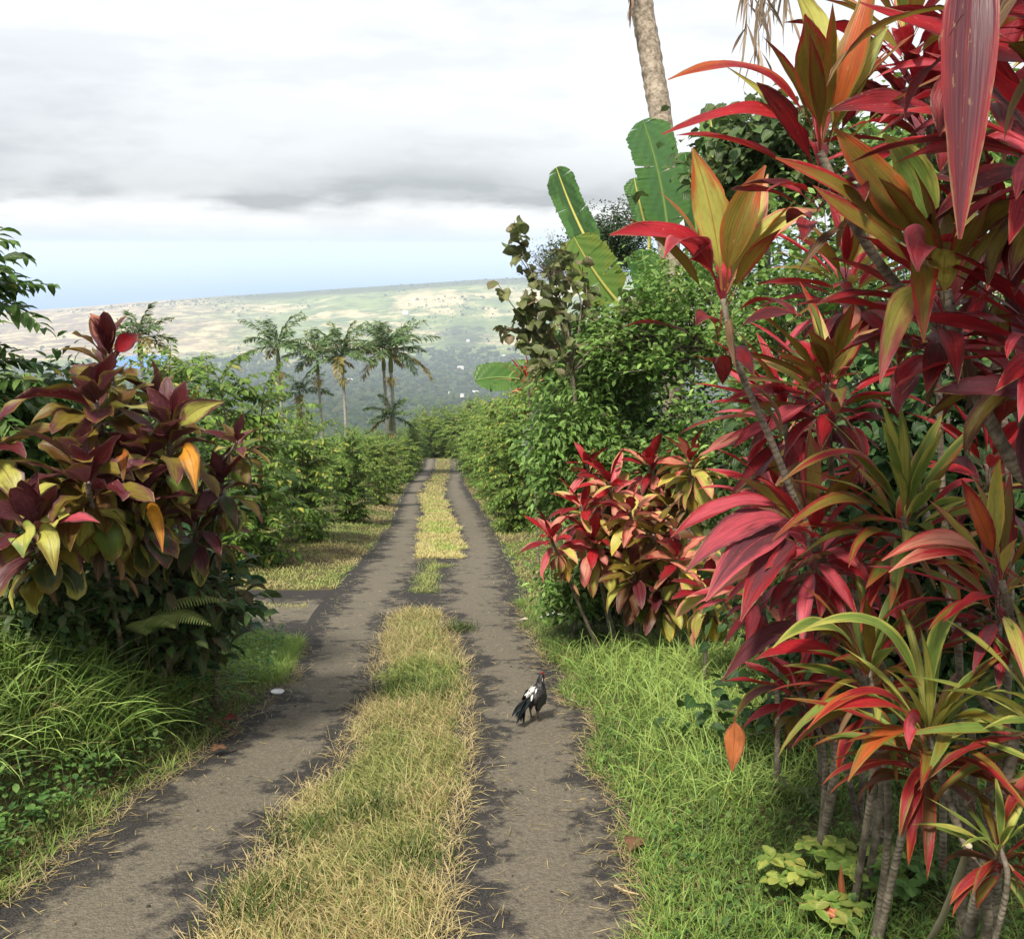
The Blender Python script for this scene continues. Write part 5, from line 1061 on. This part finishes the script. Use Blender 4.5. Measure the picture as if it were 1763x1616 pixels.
def banana(label, base, top, leaves):
    p = P(base[0], 1000, base[1]); b = np.array((p[0], p[1], ground(p[0], p[1]) - 0.05)); o = thing('banana_plant', b, label, 'banana plant', 'banana plants in the planting on the right')
    tp = P(*top); mb = MB(); tube(mb, catmull([b, b * 0.5 + tp * 0.5, tp], 8), [0.11, 0.08, 0.045], 10, ca=(0.2, 0.22, 0.08)); mb.build('trunk', mat_bark('banana_stem', 3, (0.10, 0.11, 0.04), (0.22, 0.24, 0.10), 0.3) if 'banana_stem' not in bpy.data.materials else bpy.data.materials['banana_stem'], o)
    for (q0, q1, q2, W, ca, cb, hint, notch, ribc) in leaves:
        mb = MB(); C = bananaleaf(mb, P(*q0), P(*q1), P(*q2), W, np.array(hint, float), ca, cb, rng, notch); lf = mb.build('leaf', M_BANANA, o)
        mb = MB(); hv = np.array(hint, float); hv /= np.linalg.norm(hv)
        pts = np.concatenate((catmull([tp, C[0] * 0.6 + tp * 0.4 + np.array((0, 0, .02)), C[0]], 5)[:-1], C)); pts[4:] += hv * 0.006
        tube(mb, pts, [0.026, 0.018, 0.006], 6, ca=ribc); mb.build('midrib', M_PLAIN, lf)
YR = (0.50, 0.46, 0.12); GRB = (0.16, 0.26, 0.07)
banana('banana plant with tall upright torn leaves in front of the palm trunk', (1130, 13.2), (1110, 640, 13.0),
       [((1062, 518, 12.8), (1020, 470, 12.7), (988, 408, 12.6), 0.70, BY, (0.24, 0.30, 0.06), (-0.35, -1, 0.25), 0.15, YR),
        ((1025, 440, 13.1), (985, 370, 13.2), (958, 288, 13.2), 0.48, (0.05, 0.115, 0.035), BG, (-0.5, -1, -0.1), 0.3, YR),
        ((1150, 400, 12.9), (1140, 300, 12.8), (1106, 207, 12.7), 0.72, (0.08, 0.18, 0.06), BG, (0.25, -1, 0.2), 0.22, GRB),
        ((1118, 410, 13.3), (1100, 350, 13.3), (1092, 306, 13.3), 0.34, BG, (0.05, 0.12, 0.03), (-0.3, -1, 0.1), 0.15, YR),
        ((1200, 420, 13.4), (1195, 330, 13.4), (1178, 262, 13.4), 0.46, (0.05, 0.14, 0.03), BG, (0.5, -1, 0.2), 0.15, GRB),
        ((1220, 330, 13.6), (1230, 260, 13.6), (1222, 190, 13.6), 0.42, BY, BG, (0.1, -1, 0.1), 0.2, YR),
        ((1130, 560, 12.8), (1118, 500, 12.7), (1105, 430, 12.7), 0.5, (0.05, 0.12, 0.03), BG, (0.2, -1, 0.3), 0.2, GRB),
        ((1190, 480, 12.6), (1230, 440, 12.5), (1265, 420, 12.4), 0.5, BG, BY, (0, -0.8, 0.6), 0.15, GRB)])
banana('banana plant with taller pale leaves behind the tallest ti plant', (1330, 12.6), (1310, 420, 12.5),
       [((1300, 350, 12.5), (1312, 270, 12.5), (1318, 205, 12.4), 0.44, (0.08, 0.15, 0.045), BG, (0, -1, 0.2), 0.2, YR),
        ((1350, 360, 12.3), (1380, 280, 12.2), (1390, 220, 12.2), 0.42, BG, BY, (0.3, -1, 0.1), 0.2, YR),
        ((1270, 390, 12.5), (1240, 330, 12.5), (1228, 280, 12.5), 0.4, BG, BY, (-0.3, -1, 0.2), 0.2, GRB)])
banana('low banana plant whose torn leaf points out flat over the valley', (960, 15.2), (955, 690, 15.0),
       [((936, 668, 14.8), (880, 640, 14.6), (817, 656, 14.5), 0.56, (0.07, 0.16, 0.03), (0.10, 0.19, 0.04), (0.1, -0.75, 0.75), 0.45, GRB),
        ((940, 690, 14.6), (925, 740, 14.4), (915, 800, 14.3), 0.45, (0.03, 0.07, 0.02), BG, (-0.4, -1, 0.2), 0.3, GRB)])

# ------------------------------------------------------------------ palms
def frond(mb, p0, az, el, bend, L, rng, nl=34, ll=0.45, lw=0.03, ca=(0.05, 0.08, 0.03), cb=(0.1, 0.13, 0.05), hang=0.5, tubem=None, rr=0.012):
    t = np.linspace(0, 1, 12); e = el - bend * t ** 1.2; D = np.stack((np.cos(e) * math.cos(az), np.cos(e) * math.sin(az), np.sin(e)), -1)
    C = np.asarray(p0) + np.concatenate((np.zeros((1, 3)), np.cumsum(D[1:] * L / 11, 0)))
    tube(mb, C, [rr * 1.6, rr, rr * 0.3], 4, ca=ca, cb=cb)
    f = np.linspace(0.16, 0.99, nl); pc = np.stack([np.interp(f, t, C[:, i]) for i in range(3)], -1); ef = np.interp(f, t, e)
    pos = np.repeat(pc, 2, 0); s = np.tile((1, -1), nl); k = len(pos)
    leafgrid(mb, pos, az + s * rng.uniform(0.6, 1.15, k), np.repeat(ef, 2) * 0.55 + rng.normal(-0.05, 0.3, k), hang * rng.uniform(0.6, 1.5, k), ll * np.repeat(np.sin(np.pi * (0.12 + 0.8 * f)) ** 0.6, 2) * rng.uniform(0.8, 1.1, k), lw, rng,
             n=4, m=1, shape='tri', fold=0, roll=rng.normal(0, 0.4, k), ca=pick(rng, [ca], k, 0.3), cb=pick(rng, [cb], k, 0.3))
def palm(label, px, py_crown, d, rfrond, nf, seed, low_yellow=1, cluster=True, trunk_r=0.10, group='palms standing among the coffee', short=False):
    rng = np.random.default_rng(seed); hd = P(px, py_crown, d); gz = ground(hd[0], hd[1]); b = np.array((hd[0] + rng.uniform(-0.15, 0.15), hd[1], gz - 0.1))
    o = thing('palm_tree', (b[0], b[1], gz), label, 'palm tree', group)
    cs = hd - np.array((0, 0, 0.5 * rfrond)); mb = MB(); tube(mb, catmull([b, b * 0.45 + cs * 0.55 + np.array((0.05, 0, 0)), cs], 10), [trunk_r * 1.25, trunk_r, trunk_r * 0.85], 10); mb.build('trunk', M_PALESTEM, o)
    mb = MB(); tube(mb, [cs - (0, 0, .02), cs * 0.7 + hd * 0.3, hd], [trunk_r * 1.1, trunk_r * 1.3, trunk_r * 0.7], 10, ca=(0.16, 0.19, 0.06)); mb.build('crownshaft', M_PLAIN, o)
    mb = MB()
    for k in range(nf):
        f = k / (nf - 1); el = R(84 - 84 * f + rng.uniform(-8, 8)); yel = k >= nf - low_yellow
        frond(mb, hd + rng.normal(0, 0.02, 3), k * 2.4 + rng.uniform(-0.3, 0.3), el, R(rng.uniform(38, 78)), 1.12 * rfrond * rng.uniform(0.85, 1.1), rng, 42, 0.56 * rfrond / 2.1, 0.075,
              (0.20, 0.19, 0.05) if yel else (0.075, 0.13, 0.045), (0.34, 0.26, 0.09) if yel else pick(rng, [(0.15, 0.23, 0.085), (0.22, 0.27, 0.10)], 1)[0], 0.6)
    mb.build('crown', M_FROND, o)
    if cluster:
        mb = MB(); n = 90; v = rng.normal(0, 1, (n, 3)); v[:, 2] -= 0.4
        p0 = cs - (0, 0, 0.14 * rfrond); r_ = 0.20 * rfrond
        leafgrid(mb, np.tile(p0, (n, 1)), rng.uniform(0, 6.28, n), rng.uniform(-0.9, 0.5, n), rng.uniform(0.6, 1.6, n), r_ * rng.uniform(0.9, 1.6, n), 0.06, rng, n=4, m=1, ca=pick(rng, [(0.42, 0.36, 0.13), (0.55, 0.46, 0.20)], n), shape='tri', fold=0)
        mb.build('fruit_cluster', M_FROND, o)
    return o
palm('lone palm at the far left above the ti clump', 240, 585, 44, 1.7, 13, 201, low_yellow=3, cluster=False)
palm('leftmost palm of the group of palms beyond the coffee, crown against the tan hill', 478, 598, 58, 2.3, 15, 202)
palm('slender palm with a pale yellow fruit cluster second from the left in the group', 546, 614, 60, 2.2, 17, 203, trunk_r=0.09)
palm('slender palm with the barest pale trunk in the middle of the group', 589, 612, 57, 2.1, 16, 204, trunk_r=0.09)
palm('big dense palm crown on the right of the group', 672, 604, 60, 2.6, 22, 205, low_yellow=3, trunk_r=0.12)
palm('palm half hidden behind the big dense crown', 660, 608, 62, 2.1, 12, 206, low_yellow=3, cluster=False, trunk_r=0.11)
palm('young palm with its fronds upright under the big dense crown', 673, 718, 60, 1.6, 10, 207, low_yellow=1)
palm('dark low palm between the leftmost palm and the slender one', 516, 678, 62, 1.9, 11, 208, low_yellow=1)

# the tall palm whose grey trunk runs out of the top of the picture
rng = np.random.default_rng(8)
hd = P(1068, -330, 14.96); bx = P(1172, 950, 15.23); b = np.array((bx[0], bx[1], ground(bx[0], bx[1]) - 0.1))
o = thing('palm_tree', (b[0], b[1], b[2] + 0.1), 'tall palm with a thick leaning grey trunk and dry brown fronds hanging from its top', 'palm tree')
mb = MB(); pts = catmull([b, P(1158, 600, 15.10), P(1143, 260, 14.96), P(1122, 110, 14.96), P(1098, -40, 14.96), hd], 22)
tube(mb, pts, 0.172 * (1 + 0.035 * np.sin(np.arange(len(pts)) * 1.7) + rng.normal(0, 0.012, len(pts))), 16, wob=0.03, rng=rng); mb.build('trunk', M_PALMBARK, o)
mb = MB()
for k in range(15): frond(mb, hd, k * 2.4, R(78 - 60 * k / 15), R(rng.uniform(35, 65)), 3.0, rng, 46, 0.7, 0.035, (0.04, 0.07, 0.03), (0.09, 0.13, 0.05), 0.7, rr=0.025)
mb.build('crown', M_FROND, o)
mb = MB()
for (q, n_, L_) in (([(1068, -330, 14.96), (1230, -430, 14.69), (1330, -260, 14.42), (1322, 40, 14.42)], 46, 0.62), ([(1068, -330, 14.96), (1200, -420, 14.96), (1285, -240, 14.82), (1285, 60, 14.82)], 46, 0.60), ([(1068, -330, 14.96), (1210, -400, 14.42), (1318, -200, 14.28), (1300, 90, 14.28)], 36, 0.5), ([(1068, -330, 14.96), (1050, -300, 14.62), (1072, -120, 14.58), (1090, 10, 14.55)], 26, 0.34), ([(1068, -330, 14.96), (1240, -440, 14.96), (1345, -280, 14.82), (1352, 20, 14.82)], 46, 0.6)):
    pc = catmull([P(*v) for v in q], 9); tube(mb, pc, [0.03, 0.018, 0.008], 5, ca=(0.22, 0.15, 0.09))
    f = rng.uniform(0.42, 1.0, n_ * 2); ps = np.stack([np.interp(f, np.linspace(0, 1, len(pc)), pc[:, i]) for i in range(3)], -1)
    k = len(ps); leafgrid(mb, ps, rng.uniform(0, 6.28, k), rng.uniform(-1.45, -0.7, k), rng.uniform(0.2, 0.7, k), 1.36 * L_ * rng.uniform(0.45, 1.1, k), 0.045, rng, n=5, m=1, shape='tri', fold=0, roll=rng.normal(0, 0.8, k), twist=rng.normal(0, 1, k), swing=rng.normal(0, 0.6, k),
                          ca=pick(rng, [(0.30, 0.21, 0.14), (0.42, 0.33, 0.24), (0.14, 0.09, 0.065)], k), cb=pick(rng, [(0.42, 0.33, 0.25), (0.25, 0.17, 0.11)], k))
mb.build('dead_fronds', M_FROND, o)

# ------------------------------------------------------------------ fern, low plants, litter
rng = np.random.default_rng(14)
fb = P(250, 1072, 6.9); fz = ground(fb[0], fb[1]); fh = fb[2] - fz
o = thing('fern', (fb[0], fb[1], fz), 'pale green fern arching out of the shade under the left ti clump', 'fern'); mb = MB()
for (az_, el_, L_) in ((-0.25, 0.75, 0.55), (-0.7, 0.85, 0.42), (0.15, 0.9, 0.62), (-1.2, 0.8, 0.35), (2.6, 0.9, 0.4)):
    t = np.linspace(0, 1, 12); e = el_ - 1.25 * t; D = np.stack((np.cos(e) * math.cos(az_), np.cos(e) * math.sin(az_), np.sin(e)), -1)
    tube(mb, catmull([(fb[0], fb[1] + 0.05, fz - 0.02), (fb[0], fb[1] + 0.02, fz + fh * 0.6), (fb[0], fb[1], fz + fh)], 5), [0.006, 0.004], 5, ca=(0.2, 0.2, 0.07)); C = np.array((fb[0], fb[1], fz + fh)) + np.concatenate((np.zeros((1, 3)), np.cumsum(D[1:] * L_ / 11, 0))); tube(mb, C, [0.005, 0.002], 4, ca=(0.25, 0.28, 0.08))
    f = np.linspace(0.12, 0.99, 26); pc = np.stack([np.interp(f, t, C[:, i]) for i in range(3)], -1); pos = np.repeat(pc, 2, 0); s = np.tile((1, -1), 26); k = 52
    leafgrid(mb, pos, az_ + s * 1.25, np.repeat(np.interp(f, t, e), 2) * 0.3, 0.5, 0.15 * np.repeat(np.sin(np.pi * (0.2 + 0.78 * f)), 2), 0.020, rng, n=4, m=1, shape='blade', fold=0, ca=pick(rng, [(0.22, 0.29, 0.08), (0.28, 0.32, 0.10)], k))
mb.build('fronds', M_GRASS, o)

def lowplant(label, px, py, dz, n, L, W, cols, seed, shape='oval', name='low_plant'):
    rng = np.random.default_rng(seed); g = G(px, py); z = ground(g[0], g[1]); o = thing(name, (g[0], g[1], z), label, 'plant', 'yellow green low plants in the verge'); st, lv = MB(), MB()
    for k in range(n):
        a = k * 2.4 + rng.uniform(-.4, .4); r_ = dz * rng.uniform(0.3, 1.0); tip = np.array((g[0] + r_ * math.cos(a) * 0.9, g[1] + r_ * math.sin(a) * 0.9, z + dz * rng.uniform(0.45, 1.0)))
        tube(st, catmull([(g[0], g[1], z - 0.01), (g[0] * .6 + tip[0] * .4, g[1] * .6 + tip[1] * .4, z + dz * 0.5), tip], 4), [0.003, 0.0015], 4, ca=(0.15, 0.2, 0.05))
        q = 4; leafgrid(lv, np.tile(tip, (q, 1)), a + np.array((0, 1.6, -1.6, 3.1)) + rng.normal(0, .2, q), rng.uniform(-0.1, 0.4, q), rng.uniform(0.3, 0.8, q), L * rng.uniform(0.7, 1.1, q), W, rng, n=5, m=4, shape=shape, fold=0.2, wave=0.1, ca=pick(rng, cols, q), cb=pick(rng, cols, q))
    st.build('stems', M_PLAIN, o); lv.build('leaves', M_LEAF, o)
YGC = [(0.30, 0.36, 0.08), (0.38, 0.40, 0.09), (0.20, 0.30, 0.06), (0.16, 0.26, 0.05)]
lowplant('yellow leaved low plant nearest the road at the bottom', 1350, 1545, 0.17, 11, 0.085, 0.055, YGC, 301)
lowplant('yellow green low plant below the old stump', 1480, 1560, 0.20, 12, 0.09, 0.06, YGC, 302)
lowplant('low plant with lime leaves at the bottom edge under the stump', 1440, 1600, 0.14, 10, 0.08, 0.05, YGC, 303)
lowplant('pale low plant half hidden in the grass left of the stump', 1410, 1520, 0.16, 9, 0.075, 0.05, YGC, 304)
lowplant('darker green low plant beside the leaning dry stick', 1545, 1580, 0.18, 10, 0.09, 0.06, [(0.08, 0.18, 0.04), (0.12, 0.22, 0.05)], 305)
lowplant('little green plant between the two thin canes', 1548, 1395, 0.16, 10, 0.09, 0.03, [(0.08, 0.2, 0.04), (0.13, 0.26, 0.06)], 306, 'ti')
lowplant('bushy weed at the grass edge near the first ti cane', 1380, 1415, 0.18, 12, 0.05, 0.02, [(0.14, 0.15, 0.06), (0.10, 0.14, 0.04)], 307)

def ground_leaf(label, px, py, az, L, W, ca, cb, seed, name='fallen_leaf', lift=0.02, bend=0.5, el=0.25):
    rng = np.random.default_rng(seed); g = G(px, py); mb = MB()
    leafgrid(mb, [(g[0], g[1], ground(g[0], g[1]) + lift)], az, el, bend, L, W, rng, n=9, m=4, fold=0.35, wave=0.2, pet=0.1, ca=ca, cb=cb)
    return tag(mb.build(name, M_DRYLEAF), label, 'leaf', 'fallen leaves')
ground_leaf('salmon fallen ti leaf lying at the bottom edge of the verge', 1372, 1585, -0.75, 0.26, 0.07, S(205, 140, 105), S(170, 95, 70), 1, lift=0.10)
ground_leaf('brown upright dead leaf among the yellow low plants', 1447, 1590, 1.5, 0.22, 0.035, S(150, 90, 55), S(110, 70, 50), 2, el=1.3, lift=0.03, bend=0.2)
ground_leaf('dull red fallen leaf on the left edge of the track', 378, 1250, 0.1, 0.16, 0.10, S(130, 70, 65), S(100, 50, 45), 3, lift=0.05)
ground_leaf('white curled dry leaf on the right edge of the track', 893, 1070, 0.1, 0.16, 0.06, (0.62, 0.56, 0.45), (0.4, 0.3, 0.2), 4)
ground_leaf('brown fallen leaf on the asphalt edge near the bottom right', 1082, 1475, 1.0, 0.15, 0.12, S(120, 85, 70), S(90, 65, 50), 5, lift=0.03)
ground_leaf('brown curled leaf on the left edge of the track below the red one', 362, 1302, 0.4, 0.12, 0.10, S(110, 80, 60), S(80, 60, 45), 6, lift=0.04)
ground_leaf('pale bleached leaf heap in the verge grass beyond the rooster', 925, 1072, 0.2, 0.35, 0.12, (0.55, 0.55, 0.48), (0.40, 0.42, 0.32), 7, lift=0.06)
g = G(478, 1194); mb = MB(); an = np.linspace(0, 6.283, 25)[:-1]; V = [(g[0], g[1], ground(g[0], g[1]) + 0.012)]
for r_, z_ in ((0.03, 0.012), (0.05, 0.02), (0.058, 0.03), (0.060, 0.024), (0.05, 0.010)): V += [(g[0] + r_ * math.cos(a), g[1] + r_ * 0.8 * math.sin(a), ground(g[0], g[1]) + z_) for a in an]
Fq = [(0, 1 + (i + 1) % 24, 1 + i) for i in range(24)] + [(1 + k * 24 + i, 1 + k * 24 + (i + 1) % 24, 1 + (k + 1) * 24 + (i + 1) % 24, 1 + (k + 1) * 24 + i) for k in range(4) for i in range(24)]
mb.add(V, Fq, (0.82, 0.82, 0.80)); tag(mb.build('paper_lid', M_PLAIN), 'small white round lid dropped on the left edge of the track', 'litter')

def stick(label, q0, q1, r_, col, seed, lift0=0.012, lift1=0.02):
    rng = np.random.default_rng(seed); a, b_ = G(*q0), G(*q1); a[2] = ground(a[0], a[1]) + lift0; b_[2] = ground(b_[0], b_[1]) + lift1
    mb = MB(); m_ = (a + b_) / 2 + np.array((0, 0, 0.006)) + rng.normal(0, 0.012, 3) * (1, 1, 0); tube(mb, catmull([a, m_, b_], 6), [r_, r_ * 0.8, r_ * 0.5], 6, ca=col, wob=0.15, rng=rng)
    return tag(mb.build('twig', M_PLAIN), label, 'twig', 'twigs on and beside the track')
stick('dark twig lying on the left wheel track', (398, 1296), (432, 1285), 0.007, (0.06, 0.045, 0.035), 1)
stick('red brown stalk at the grass edge on the left', (345, 1242), (412, 1266), 0.006, (0.25, 0.09, 0.06), 2)
stick('pale straw twig at the left edge beside the white lid', (482, 1164), (520, 1157), 0.005, (0.45, 0.38, 0.28), 3)
stick('pale twig on the right edge of the track near the rooster', (978, 1205), (995, 1212), 0.007, (0.62, 0.55, 0.42), 4)
stick('dry stalk lying in the straw at the bottom right edge', (1058, 1527), (1100, 1545), 0.006, (0.50, 0.38, 0.22), 5)
p0, p1 = G(1590, 1640), P(1668, 1455, 3.55); mb = MB(); tube(mb, catmull([p0, (p0 + p1) / 2 + np.array((.01, 0, -.02)), p1], 8), [0.016, 0.014, 0.012], 8, wob=0.1, rng=rng, ca=(0.42, 0.36, 0.25))
tag(mb.build('stick', M_PLAIN), 'pale dry stick leaning against the front canes', 'stick')
g = G(1500, 1505); z = ground(g[0], g[1]); o = thing('stump', (g[0], g[1], z), 'short rotten brown stump in the grass under the canes', 'stump'); mb = MB()
tube(mb, [(g[0], g[1], z - .05), (g[0], g[1], z + .06), (g[0] + .01, g[1], z + .13)], [0.055, 0.048, 0.05], 12, wob=0.2, rng=rng, ca=(0.16, 0.10, 0.07)); mb.build('wood', M_STEM, o)
mb = MB(); k = 14; leafgrid(mb, np.tile((g[0], g[1], z + 0.11), (k, 1)) + rng.normal(0, .02, (k, 3)), rng.uniform(0, 6.28, k), rng.uniform(0.2, 1.3, k), 0.3, rng.uniform(0.03, 0.07, k), 0.02, rng, n=3, m=1, shape='blade', ca=(0.15, 0.10, 0.07)); mb.build('splinters', M_DRYLEAF, o)

# ------------------------------------------------------------------ rooster
rng = np.random.default_rng(2)
WORLD_PARTS = False
g = G(921, 1240); o = thing('rooster', (g[0], g[1], ground(g[0], g[1]) + 0.004), 'black rooster with a white back patch and drooping tail standing on the right wheel track', 'rooster', rz=R(58)); o.scale = (1.04, 1.04, 0.94)
def skin(name, verts, edges, radii, mat, parent, sub=2):
    me = bpy.data.meshes.new(name); me.from_pydata([tuple(v) for v in verts], edges, []); ob = bpy.data.objects.new(name, me); COL.objects.link(ob); ob.parent = parent
    ob.modifiers.new('skin', 'SKIN'); sl = me.skin_vertices[0].data if me.skin_vertices else None
    if sl is None:
        import bmesh
        bm = bmesh.new(); bm.from_mesh(me); bm.verts.layers.skin.verify(); bm.to_mesh(me); bm.free(); sl = me.skin_vertices[0].data
    for i, r_ in enumerate(radii): sl[i].radius = r_ if isinstance(r_, tuple) else (r_, r_); sl[i].use_root = (i == 0)
    md = ob.modifiers.new('smooth', 'SUBSURF'); md.levels = md.render_levels = sub; ob.modifiers['skin'].use_smooth_shade = True
    me.materials.append(mat); return ob
m, t = new_mat('black_feathers'); tcn = t.n('ShaderNodeTexCoord'); ps = t.n('ShaderNodeSeparateXYZ', _0=tcn.outputs['Object'])
nz = t.noise(tcn.outputs['Object'], 90, 4, 0.6); fe = t.n('ShaderNodeTexVoronoi', Vector=tcn.outputs['Object'], Scale=70.0)
col = t.mix(t.ss(nz, 0.4, 0.75), (0.008, 0.008, 0.009, 1), (0.035, 0.03, 0.028, 1))
leg = t.ss(ps.outputs[2], 0.085, 0.11, 1.0, 0.0); col = t.mix(leg, col, (0.07, 0.05, 0.035, 1))
face = t.m('MULTIPLY', t.ss(ps.outputs[2], 0.355, 0.365), t.ss(ps.outputs[0], 0.098, 0.108)); col = t.mix(face, col, (0.30, 0.02, 0.015, 1))
finish(t, col, 0.45, 0.4, 0, bump=fe.outputs[0], bump_d=0.006, bump_s=0.7); M_FEATH = m
vs = [(-0.02, 0, .195), (0.035, 0, .215), (0.07, 0, .255), (0.078, 0, .305), (0.082, 0, .345), (0.098, 0, .372), (0.128, 0, .370), (-0.075, 0, .215),
      (0.0, .036, .145), (-0.012, .036, .085), (0.008, .036, .014), (0.05, .036, .007), (0.035, .058, .007), (0.04, .016, .007), (-0.022, .036, .007),
      (-0.005, -.036, .145), (-0.03, -.036, .085), (-0.012, -.036, .014), (0.03, -.036, .007), (0.015, -.058, .007), (0.02, -.014, .007), (-0.042, -.036, .007)]
ed = [(0, 1), (1, 2), (2, 3), (3, 4), (4, 5), (5, 6), (0, 7), (0, 8), (8, 9), (9, 10), (10, 11), (10, 12), (10, 13), (10, 14), (0, 15), (15, 16), (16, 17), (17, 18), (17, 19), (17, 20), (17, 21)]
rd = [.080, .082, .060, .034, .024, .024, .005, .032, .026, .009, .006, .003, .003, .003, .003, .026, .009, .006, .003, .003, .003, .003]
skin('body', vs, ed, rd, M_FEATH, o)
mb = MB(); k = 26; s = np.tile((1, -1), 13); f = np.linspace(0, 1, k)
leafgrid(mb, np.stack((-0.085 + 0 * f, s * 0.014, 0.225 + rng.uniform(-.02, .02, k)), -1), math.pi + s * rng.uniform(0.0, 0.35, k), rng.uniform(-0.5, 0.25, k), rng.uniform(0.7, 1.3, k), rng.uniform(0.15, 0.23, k), rng.uniform(0.03, 0.045, k), rng, n=10, m=2, shape='oval', fold=0.3, roll=s * 0.9, ca=pick(rng, [(0.010, 0.012, 0.014), (0.018, 0.024, 0.024)], k), petw=0.2)
m, t = new_mat('tail_feather'); a = attr(t, 'ca'); finish(t, a.outputs['Color'], 0.35, 0.5, 0); M_TAIL = m
mb.build('tail', M_TAIL, o)
mb = MB()
for s_ in (1, -1):
    k = 18 if s_ > 0 else 3; fx = rng.uniform(-0.06, 0.03, k)
    leafgrid(mb, np.stack((fx, s_ * rng.uniform(0.002, 0.036 if s_ > 0 else 0.012, k), 0.286 + fx * 0.46), -1), math.pi - s_ * rng.uniform(0.1, 0.55, k), rng.uniform(-0.6, -0.3, k), rng.uniform(0.3, 0.7, k), rng.uniform(0.04, 0.068, k), rng.uniform(0.012, 0.019, k), rng, n=6, m=2, shape='oval', fold=0.15, roll=-s_ * 0.35, ca=pick(rng, [(0.58, 0.57, 0.53), (0.46, 0.46, 0.44), (0.16, 0.16, 0.15)], k, 0.15))
mb.build('saddle_feathers', M_PLAIN, o)
for s_ in (1, -1):
    mb = MB(); k = 22; fz_ = rng.uniform(0, 1, k)
    leafgrid(mb, np.stack((0.055 - 0.06 * fz_, s_ * (0.078 + 0.004 * rng.uniform(0, 1, k)), 0.255 - 0.05 * rng.uniform(0, 1, k)), -1), np.full(k, math.pi + 0.05 * s_), rng.uniform(-0.55, -0.25, k), 0.25, rng.uniform(0.07, 0.12, k), 0.026, rng, n=6, m=2, shape='oval', fold=0.15, roll=s_ * 1.35, ca=pick(rng, [(0.012, 0.012, 0.013), (0.03, 0.025, 0.022)], k))
    mb.build('wing', M_TAIL, o)
mb = MB(); k = 16; f = rng.uniform(0, 1, k)
leafgrid(mb, np.stack((0.079 - 0.008 * f, rng.normal(0, 0.013, k), 0.372 - 0.05 * f), -1), math.pi + rng.normal(0, 0.9, k), np.full(k, -1.15), 0.15, rng.uniform(0.035, 0.06, k), 0.012, rng, n=4, m=1, shape='oval', fold=0, ca=pick(rng, [(0.45, 0.43, 0.42), (0.30, 0.28, 0.28), (0.05, 0.05, 0.05)], k)); mb.build('neck_hackle', M_PLAIN, o)
mb = MB(); prof_c = [(0.088, .391), (0.092, .396), (0.097, .393), (0.103, .399), (0.108, .394), (0.114, .396), (0.122, .386), (0.112, .384)]
V = [(x_, y_, z_) for y_ in (-.003, .003) for x_, z_ in prof_c]; nn = len(prof_c)
mb.add(V, [tuple(range(nn)), tuple(range(2 * nn - 1, nn - 1, -1))] + [(i, i + nn, (i + 1) % nn + nn, (i + 1) % nn) for i in range(nn)], (0.42, 0.02, 0.02)); mb.build('comb', M_PLAIN, o, False)
for s_ in (1, -1):
    mb = MB(); blobs(mb, np.array([(0.115, s_ * 0.007, 0.345)]), 0.011, rng, 2, 1.5, 0.05, (0.42, 0.02, 0.02)); mb.build('wattle', M_PLAIN, o)
    mb = MB(); blobs(mb, np.array([(0.108, s_ * 0.019, 0.376)]), 0.004, rng, 2, 1.0, 0.0, (0.02, 0.01, 0.005)); mb.build('eye', M_TAIL, o)
mb = MB(); tube(mb, [(0.116, 0, .372), (0.13, 0, .370), (0.143, 0, .363)], [0.009, 0.006, 0.001], 8, ca=(0.45, 0.22, 0.06)); mb.build('beak', M_PLAIN, o)
WORLD_PARTS = True

# ------------------------------------------------------------------ air
m, t = new_mat('haze_air'); vol = t.n('ShaderNodeVolumePrincipled', Density=HAZE_DENSITY, Color=(0.78, 0.87, 1.0, 1), Anisotropy=0.0)
t.n('ShaderNodeOutputMaterial', Volume=vol.outputs[0])
mb = MB(); a, b0, b1, z0, z1 = 62000, -4000, 71000, SEA - 40, 14.0
V = [(-a, b0, z0), (a, b0, z0), (a, b1, z0), (-a, b1, z0), (-a, b0, z1), (a, b0, z1), (a, b1, z1), (-a, b1, z1)]
mb.add(V, np.array([(3, 2, 1, 0), (4, 5, 6, 7), (0, 1, 5, 4), (1, 2, 6, 5), (2, 3, 7, 6), (3, 0, 4, 7)])); hz = mb.build('haze', m, None, False)
tag(hz, 'pale bluish haze softening the valley and the headland', 'haze', kind='stuff')
